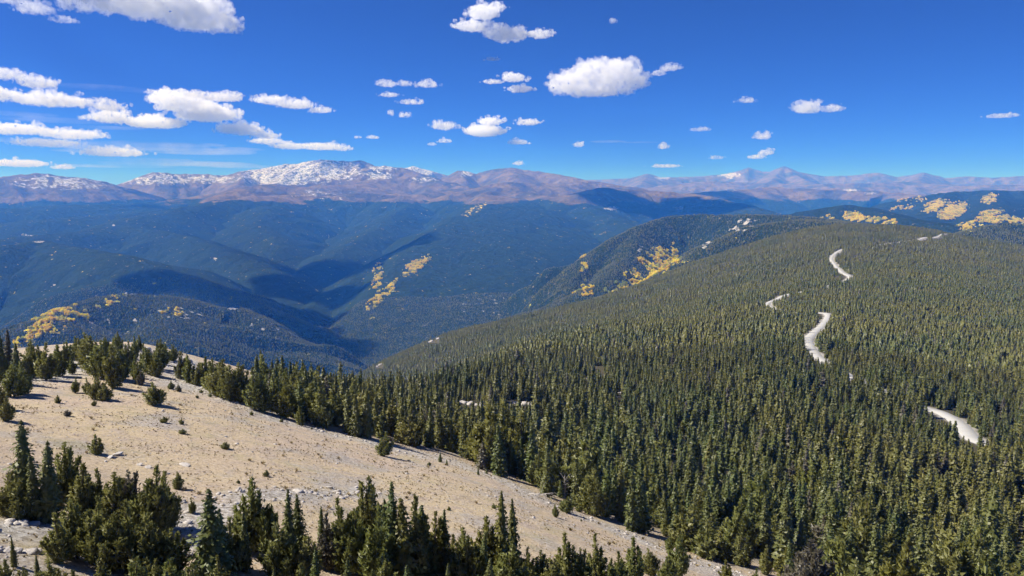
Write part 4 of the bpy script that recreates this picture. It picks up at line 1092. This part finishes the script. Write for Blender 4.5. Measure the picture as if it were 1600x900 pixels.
q, g = meadow_scatter(16000, 72)
dens = fbm(q[:, 0] / 9 + 40, q[:, 1] / 9, 3); q = q[dens + g.random(len(q)) * .7 > .42]; n = len(q)
s = .14 + .16 * g.random(n) + (g.random(n) < .02) * .45
scatter('grass', q, g.integers(0, 4, n), np.stack([np.zeros(n), np.zeros(n), g.random(n) * 6.28], 1), np.stack([s, s, s * .8], 1), LIB_TU, 'dry tan and brown grass tufts on the meadow', 'grass')

# dead tree at the meadow edge
def dead_tree(px, py, hp, label, lying=False):
    q = hit(px, py, 20); _, _, dep = project(q[None]); h = hp * dep[0] / FPX
    e = bpy.data.objects.new('dead_tree', None); ROOT.objects.link(e); e.location = q; e.scale = (h, h, h)
    if lying: e.rotation_euler = (0, 1.35, -.5)
    e['label'] = label; e['category'] = 'dead tree'
    g = np.random.default_rng(int(px))
    V, F = join([tube((0, 0, -.05), (.03, 0, .5), .035, .022), tube((.03, 0, .5), (-.02, .02, 1), .022, .005)])
    t = bpy.data.objects.new('trunk', make_mesh('dead_trunk', V, F, [M_DEAD])); ROOT.objects.link(t); t.parent = e
    parts = []
    for i in range(16):
        z = .2 + .75 * g.random(); a = g.random() * 6.28; L_ = .35 * (1.1 - z) + .1
        p1 = (math.cos(a) * L_, math.sin(a) * L_, z + .1 + .1 * g.random())
        parts.append(tube((0, 0, z), p1, .012, .004, 5))
        for q_ in range(2):
            b = a + g.normal() * .7; parts.append(tube(p1, (p1[0] + math.cos(b) * L_ * .5, p1[1] + math.sin(b) * L_ * .5, p1[2] + .08), .006, .002, 4))
    V, F = join(parts)
    t = bpy.data.objects.new('branches', make_mesh('dead_branches', V, F, [M_DEAD])); ROOT.objects.link(t); t.parent = e
dead_tree(882, 778, 36, 'bare grey dead tree standing at the far edge of the meadow')
dead_tree(828, 772, 40, 'fallen grey dead trunk lying on the meadow near its far edge', True)
dead_tree(356, 634, 16, 'low bleached branches lying below the far edge pines', True)

# ------------------------------------------------------------------ road
M_ROAD, nt = new_mat('road_surface')
pos = geo_pos(nt)
finish(nt, mixc(nt, noise(nt, pos, .25, 5, .6), (.34, .335, .33), (.47, .465, .45)), .8)
def build_road(name, Lr):
    n = len(Lr); V = []; 
    for i in range(n):
        a = Lr[max(0, i - 1), :2]; b = Lr[min(n - 1, i + 1), :2]; t = (b - a) / max(np.linalg.norm(b - a), 1e-6); nn = np.array([-t[1], t[0]])
        w = Lr[i, 2] / 2 * .62
        zs = []
        for o_ in (-w, 0, w):
            p_ = Lr[i, :2] + nn * o_; zs.append(float(ground_z(p_[0], p_[1])))
        top = max(zs) + .25
        for o_, dz in ((-w - 1.6, -2.2), (-w, 0), (0, .08), (w, 0), (w + 1.6, -2.2)):
            p_ = Lr[i, :2] + nn * o_; V.append((p_[0], p_[1], top + dz))
    F = [(i * 5 + j, i * 5 + j + 1, i * 5 + j + 6, i * 5 + j + 5) for i in range(n - 1) for j in range(4)]
    me = make_mesh(name, V, F, [M_ROAD], smooth=False)
    o = bpy.data.objects.new(name, me); ROOT.objects.link(o); o['kind'] = 'structure'
for Lr in road_lines: build_road('road', Lr)

# ------------------------------------------------------------------ clouds
SUN_AZ, SUN_EL = math.radians(-85), math.radians(48)
M_CL = {}
def cloud_mat(sig):
    key = float('%.1e' % sig)
    if key in M_CL: return M_CL[key]
    m, nt = new_mat('cloud_vapour')
    v = nt.nodes.new('ShaderNodeVolumePrincipled'); o = nt.nodes.new('ShaderNodeOutputMaterial')
    v.inputs['Color'].default_value = (.995, .995, .995, 1); v.inputs['Anisotropy'].default_value = .2
    pos = geo_pos(nt); f_ = noise(nt, pos, 1.15 * sig, 6, .68)
    L(nt, math_n(nt, 'MULTIPLY', ramp(nt, f_, .40, .62), sig * 1.15), v.inputs['Density'])
    L(nt, v.outputs[0], o.inputs['Volume']); M_CL[key] = m
    return m
import bmesh
def make_cloud(ells, label, dens=1.0, group=None, thin=False, D=None, seed=0, name='cloud'):
    if not thin: ells = [(e[0], e[1] - .12 * e[3], e[2] * 1.08, e[3] * 1.14) for e in ells]
    pyb = max(e[1] + e[3] * .6 for e in ells); cx = sum(e[0] for e in ells) / len(ells)
    el = (HOR - pyb) / FPX
    D = D or min(1650 / max(el, .02), 45000)
    g = np.random.default_rng(seed + int(abs(cx)) * 3 + 1)
    c0 = P(cx, pyb, D); pxm = np.linalg.norm(c0) / FPX
    fwd = np.array([c0[0], c0[1], 0]); fwd /= np.linalg.norm(fwd); rt = np.array([fwd[1], -fwd[0], 0]); up = np.array([0, 0, 1.0])
    bm = bmesh.new()
    small = min(e[3] for e in ells)
    def ball(cpx, cpy, dep, rx, ry, rz):
        c = c0 + (rt * (cpx - cx) + up * (pyb - cpy) + fwd * dep) * pxm
        r = bmesh.ops.create_icosphere(bm, subdivisions=2, radius=1)
        for v in r['verts']:
            p_ = rt * (v.co.x * rx) + fwd * (v.co.y * rz) + up * (v.co.z * ry)
            v.co = Vector(c + p_ * pxm - c0)
    for (ex, ey, rx, ry) in ells:
        rz = (rx * ry) ** .5 * (1.2 if not thin else 2.0)
        if thin:
            ball(ex, ey, 0, rx, ry, rz * 1.5); continue
        ball(ex, ey, 0, rx * .78, ry * .68, rz * .75)
        n = int(22 + rx * ry / 8); n = min(n, 170)
        for i in range(n):
            d = g.normal(size=3); d /= np.linalg.norm(d)
            if d[2] < -.3: d[2] = -.3 + .2 * g.random()
            t = .60 + .50 * g.random()
            pr = ry * (.14 + .30 * g.random() ** 2) * (1.1 - .4 * abs(d[0]))
            ball(ex + d[0] * rx * t, ey - d[2] * ry * t * .9, d[1] * rz * t, pr * (1.2 + .6 * g.random()), pr, pr * 1.2)
    me = bpy.data.meshes.new(name); bm.to_mesh(me); bm.free()
    tmp = bpy.data.objects.new('tmp', me); ROOT.objects.link(tmp)
    md = tmp.modifiers.new('r', 'REMESH'); md.mode = 'VOXEL'; md.voxel_size = max(1.0, small / 9) * pxm; md.use_smooth_shade = True
    dg = bpy.context.evaluated_depsgraph_get(); dg.update()
    me2 = bpy.data.meshes.new_from_object(tmp.evaluated_get(dg)); bpy.data.objects.remove(tmp)
    nV = len(me2.vertices); co = np.empty(nV * 3, np.float32); me2.vertices.foreach_get('co', co); co = co.reshape(-1, 3)
    no = np.empty(nV * 3, np.float32); me2.vertices.foreach_get('normal', no); no = no.reshape(-1, 3)
    u = co @ rt / pxm; w = co[:, 2] / pxm; f = co @ fwd / pxm
    L0 = 5.0 if not thin else 14.0
    nn = (np.abs(perlin(u / L0 + seed, w / L0 + f / L0 * .7)) + .5 * np.abs(perlin(u / L0 * 2.2, w / L0 * 2.2 + f / L0 * 1.7 + 3)) + .3 * np.abs(perlin(f / L0 * 2 + 7 + w / L0 * 4, u / L0 * 4)))
    amp = (min(3.2, small * .26) if not thin else small * .25)
    co = co + no * ((nn - .35) * 2.2 * amp * pxm)[:, None] * np.array([1, 1, .8])
    # flat base
    wz = co[:, 2] / pxm; co[:, 2] = np.where(wz < 1.0, (1.0 - (1.0 - wz) * .6) * pxm, co[:, 2])
    me2.vertices.foreach_set('co', co.astype(np.float32).ravel()); me2.update(); me2.name = name
    me2.materials.clear(); me2.materials.append(cloud_mat(dens * 1.1 / (max(small, 3) * pxm)))
    o = bpy.data.objects.new(name, me2); ROOT.objects.link(o); o.location = c0
    o['label'] = label; o['category'] = 'cloud'
    if group: o['group'] = group
    return o
CLOUDS = [
    ([(150, -8, 60, 22), (215, 8, 80, 28), (280, 20, 50, 26), (318, 30, 26, 13), (95, 4, 35, 10)], 'biggest bright cloud, cut off by the top of the sky', .8),
    ([(25, 10, 30, 7), (55, 18, 28, 9), (84, 28, 16, 6)], 'ragged wispy cloud left of the biggest cloud', .35),
    ([(757, 25, 26, 14), (778, 17, 16, 6), (742, 44, 34, 9), (792, 56, 36, 12), (840, 55, 26, 7)], 'white L-shaped cloud high above the middle peaks', .9),
    ([(885, 132, 28, 17), (918, 118, 30, 17), (960, 123, 38, 21), (988, 132, 22, 15), (930, 142, 58, 14)], 'large isolated puffy cloud with flat grey base', 1.3),
    ([(1030, 115, 12, 5), (1046, 108, 18, 6)], 'small ragged cloud right of the large isolated puffy cloud', .5),
    ([(770, 93, 13, 4)], 'small oval cloud below the L-shaped cloud', .7),
    ([(957, 34, 6, 5)], 'tiny faint cloud puff highest in the right half of sky', .35),
    ([(606, 133, 18, 6), (632, 132, 14, 5), (666, 132, 18, 7)], 'topmost stripe of the broken cloud stack above the white summit', .6),
    ([(610, 150, 18, 4), (642, 160, 22, 5)], 'slanting middle stripe of the broken cloud stack', .5),
    ([(612, 178, 6, 5), (632, 181, 11, 5)], 'pair of joined puffs under the broken cloud stack', .8),
    ([(802, 124, 22, 8), (812, 140, 24, 7), (772, 129, 20, 4)], 'two-layered cloud left of the large isolated puffy cloud', .8),
    ([(693, 198, 21, 8)], 'small dome-shaped cloud left of the flat based middle cloud', 1.1),
    ([(758, 207, 38, 11), (768, 192, 22, 8), (825, 193, 22, 6), (808, 223, 20, 5)], 'flat based middle cloud with a long arm to one side', 1.1),
    ([(695, 221, 13, 4)], 'small flat cloud right under the dome-shaped cloud', .7),
    ([(675, 226, 9, 3)], 'faint sliver of cloud left of the small flat cloud', .5),
    ([(905, 227, 9, 5)], 'little round cloud alone between the middle cloud and the far range', .9),
    ([(1037, 230, 9, 5)], 'little round cloud above the gap left of the twin summits', .9),
    ([(1040, 260, 27, 3.5)], 'thin flat cloud lying just over the far range', .6),
    ([(810, 256, 10, 4)], 'tiny bright cloud touching the brown central summit', .9),
    ([(1165, 158, 15, 5)], 'small pale cloud below and right of the ragged small cloud', .6),
    ([(1265, 170, 22, 11), (1297, 172, 20, 6)], 'lone medium cloud with a tail in the right half of sky', .75),
    ([(1095, 203, 20, 4)], 'thin streaky cloud left of the two bright puffs over the pyramid peak', .4),
    ([(1192, 214, 14, 6)], 'upper of two bright puffs over the pyramid peak', .9),
    ([(1182, 246, 16, 4), (1197, 240, 12, 5)], 'lower of two bright puffs over the pyramid peak', .9),
    ([(1120, 247, 12, 4)], 'faint puff left of the lower bright puff', .45),
    ([(1567, 182, 23, 4)], 'rightmost cloud, a thin lone sliver', .55),
    ([(15, 122, 30, 8), (50, 130, 28, 9)], 'tapering cloud at the left side above the longest bank', 1.0),
    ([(15, 155, 40, 10), (80, 160, 60, 10), (145, 164, 28, 7)], 'long cloud bank at the left side, second from the top there', 1.0),
    ([(200, 192, 30, 10), (255, 197, 50, 10), (275, 165, 34, 12), (320, 182, 45, 16), (365, 203, 40, 10), (295, 172, 40, 14), (400, 210, 25, 6)], 'heaped cloud group above the snowy left summits', 1.1),
    ([(345, 153, 34, 8), (312, 150, 22, 6)], 'cap cloud behind the top of the heaped group', .9),
    ([(430, 160, 30, 8), (462, 165, 32, 8), (498, 172, 20, 6)], 'wedge-shaped cloud right of the heaped group', .9),
    ([(40, 212, 60, 9), (110, 216, 50, 8), (155, 238, 48, 8), (80, 228, 50, 6)], 'long lower cloud bank at the left side over the first snowy dome', .9),
    ([(40, 258, 42, 6), (88, 262, 18, 4)], 'lowest left cloud just above the first snowy dome', .8),
    ([(425, 223, 28, 6), (455, 230, 30, 6), (500, 230, 42, 7), (530, 232, 20, 5)], 'long low cloud directly above the snow covered massif', .9),
    ([(560, 215, 8, 2.5), (582, 215, 13, 3.5)], 'tiny low sliver right of the long low cloud', .6),
]
for i, (e_, lab, dn) in enumerate(CLOUDS):
    make_cloud(e_, lab, dn, seed=i, D=6700 if i == 0 else None)
make_cloud([(110, 226, 90, 3), (200, 231, 120, 4), (300, 236, 80, 4), (250, 226, 90, 2.5), (350, 231, 40, 2.5), (170, 238, 60, 2.5)], 'upper thin veil of cirrus between the heaped group and the peaks', .018, thin=True, seed=61, D=42000, name='cirrus_cloud')
make_cloud([(190, 261, 90, 2.5), (280, 256, 110, 3.5), (360, 259, 60, 2.5), (240, 251, 60, 2)], 'lower thin veil of cirrus just above the snowy summits', .018, thin=True, seed=62, D=44000, name='cirrus_cloud')
make_cloud([(40, 184, 60, 2), (90, 190, 70, 2.5), (150, 197, 50, 2)], 'thin slanting cirrus between the two left cloud banks', .012, thin=True, seed=63, D=42000, name='cirrus_cloud')
make_cloud([(170, 140, 60, 2), (230, 143, 40, 1.5)], 'faint cirrus streak above the heaped group', .012, thin=True, seed=64, D=30000, name='cirrus_cloud')
make_cloud([(950, 221, 30, 1.5), (1000, 223, 30, 1.2)], 'faint cirrus streak right of the little round cloud', .015, thin=True, seed=65, D=42000, name='cirrus_cloud')
def added_shade_cloud(targets, rad, alt, label, seed):  # clouds added out of view, set sunward of each target to shade it
    bm = bmesh.new(); g = np.random.default_rng(seed); ps = []
    for (a, b) in targets:
        q = hit(a, b, 2450); t = (alt - q[2]) / sdir.z
        ps.append(q + np.array(sdir) * t)
    c0 = np.mean(ps, axis=0)
    for p_ in ps:
        for i in range(7):
            r = rad * (.55 + .5 * g.random()); o_ = g.normal(size=3) * np.array([.45, .45, .12]) * rad
            rr_ = bmesh.ops.create_icosphere(bm, subdivisions=2, radius=1)
            for v in rr_['verts']: v.co = Vector((v.co.x * r, v.co.y * r, v.co.z * r * .6)) + Vector(p_ + o_ - c0)
    me = bpy.data.meshes.new('cloud'); bm.to_mesh(me); bm.free()
    tmp = bpy.data.objects.new('tmp', me); ROOT.objects.link(tmp)
    md = tmp.modifiers.new('r', 'REMESH'); md.mode = 'VOXEL'; md.voxel_size = rad / 6; md.use_smooth_shade = True
    dg = bpy.context.evaluated_depsgraph_get(); dg.update()
    me2 = bpy.data.meshes.new_from_object(tmp.evaluated_get(dg)); bpy.data.objects.remove(tmp)
    me2.materials.clear(); me2.materials.append(cloud_mat(.03))
    o = bpy.data.objects.new('cloud', me2); ROOT.objects.link(o); o.location = c0
    o['label'] = label; o['category'] = 'cloud'
    print(label, project(c0[None])[:2])
sdir = Vector((math.sin(SUN_AZ) * math.cos(SUN_EL), math.cos(SUN_AZ) * math.cos(SUN_EL), math.sin(SUN_EL)))
added_shade_cloud([(250, 440), (295, 443), (340, 452), (385, 466), (425, 482), (462, 500), (500, 522)], 115, 2700, 'unseen cloud added over the left valley to shade the hollow behind the aspen spur', 1)
added_shade_cloud([(445, 440), (480, 435), (520, 428), (555, 425), (470, 462), (505, 462), (535, 460), (480, 492), (505, 505), (495, 525)], 170, 2700, 'unseen cloud added over the valley to shade the slopes left of the central ridge', 2)
added_shade_cloud([(955, 312), (985, 316), (1090, 318), (1130, 325)], 300, 3600, 'unseen cloud added over the dark hills to shade them below the far range', 3)
print('clouds', round(time.time() - T0, 1))

# ------------------------------------------------------------------ haze
HZ = 36000.0
zlo = float(GZZ.min()) - 2; zhi = float(GZZ.max()) + 15
V = np.array([(x, y, z) for x in (-HZ, HZ) for y in (-3000, HZ) for z in (zlo, zhi)])
F = [(0, 1, 3, 2), (4, 6, 7, 5), (0, 4, 5, 1), (2, 3, 7, 6), (0, 2, 6, 4), (1, 5, 7, 3)]
M_HZ, nt = new_mat('air')
v = nt.nodes.new('ShaderNodeVolumePrincipled'); o_ = nt.nodes.new('ShaderNodeOutputMaterial')
v.inputs['Color'].default_value = (.05, .27, 1.0, 1); v.inputs['Density'].default_value = .72e-4; v.inputs['Anisotropy'].default_value = 0.0
v.inputs['Absorption Color'].default_value = (1, 1, 1, 1)
L(nt, v.outputs[0], o_.inputs['Volume'])
hz = bpy.data.objects.new('haze', make_mesh('haze', V, F, [M_HZ])); ROOT.objects.link(hz); hz['kind'] = 'stuff'
hz['label'] = 'thin blue air haze over the distant hills'; hz['category'] = 'haze'
M_HZ.cycles.homogeneous_volume = True

# ------------------------------------------------------------------ light
SUN_AZ, SUN_EL = math.radians(-85), math.radians(48)
world = bpy.data.worlds.new('World'); SC.world = world; world.use_nodes = True
nt = world.node_tree; nt.nodes.clear()
sky = nt.nodes.new('ShaderNodeTexSky'); sky.sky_type = 'NISHITA'; sky.sun_disc = False
sky.sun_elevation = SUN_EL; sky.sun_rotation = SUN_AZ; sky.altitude = 8000; sky.air_density = .8; sky.dust_density = 0; sky.ozone_density = 10.0
bg = nt.nodes.new('ShaderNodeBackground'); bg.inputs[1].default_value = .10
hs_ = nt.nodes.new('ShaderNodeHueSaturation'); hs_.inputs['Saturation'].default_value = 1.08
wo = nt.nodes.new('ShaderNodeOutputWorld')
L(nt, sky.outputs[0], hs_.inputs['Color']); L(nt, mixc(nt, 1.0, hs_.outputs[0], (.92, .75, 1.01), 'MULTIPLY'), bg.inputs[0]); L(nt, bg.outputs[0], wo.inputs[0])
sd = bpy.data.lights.new('sun', 'SUN'); sd.energy = 4.7; sd.angle = math.radians(.53); sd.color = (1, .95, .87)
so = bpy.data.objects.new('sun', sd); ROOT.objects.link(so)
sdir = Vector((math.sin(SUN_AZ) * math.cos(SUN_EL), math.cos(SUN_AZ) * math.cos(SUN_EL), math.sin(SUN_EL)))
so.rotation_euler = sdir.to_track_quat('Z', 'Y').to_euler(); so.location = (0, 0, 50)

cam = bpy.data.cameras.new('camera'); co_ = bpy.data.objects.new('camera', cam); ROOT.objects.link(co_)
cam.sensor_width = 36; cam.lens = 36 * FPX / 1600; cam.clip_start = .5; cam.clip_end = 200000
co_.location = (0, 0, 0); co_.rotation_euler = (math.pi / 2 - PITCH, 0, 0)
SC.camera = co_
SC.view_settings.view_transform = 'Standard'; SC.view_settings.look = 'None'; SC.view_settings.exposure = .80; SC.view_settings.gamma = 1; SC.view_settings.use_curve_mapping = False
cy = SC.cycles
cy.max_bounces = 20; cy.diffuse_bounces = 3; cy.glossy_bounces = 1; cy.transmission_bounces = 2; cy.volume_bounces = 20; cy.transparent_max_bounces = 8
cy.use_denoising = True
try: cy.denoiser = 'OPENIMAGEDENOISE'
except Exception: pass
cy.volume_max_steps = 512; cy.volume_step_rate = .35
cy.use_adaptive_sampling = True; cy.adaptive_threshold = .015
print('missed', MISSES)
print('done', round(time.time() - T0, 1))
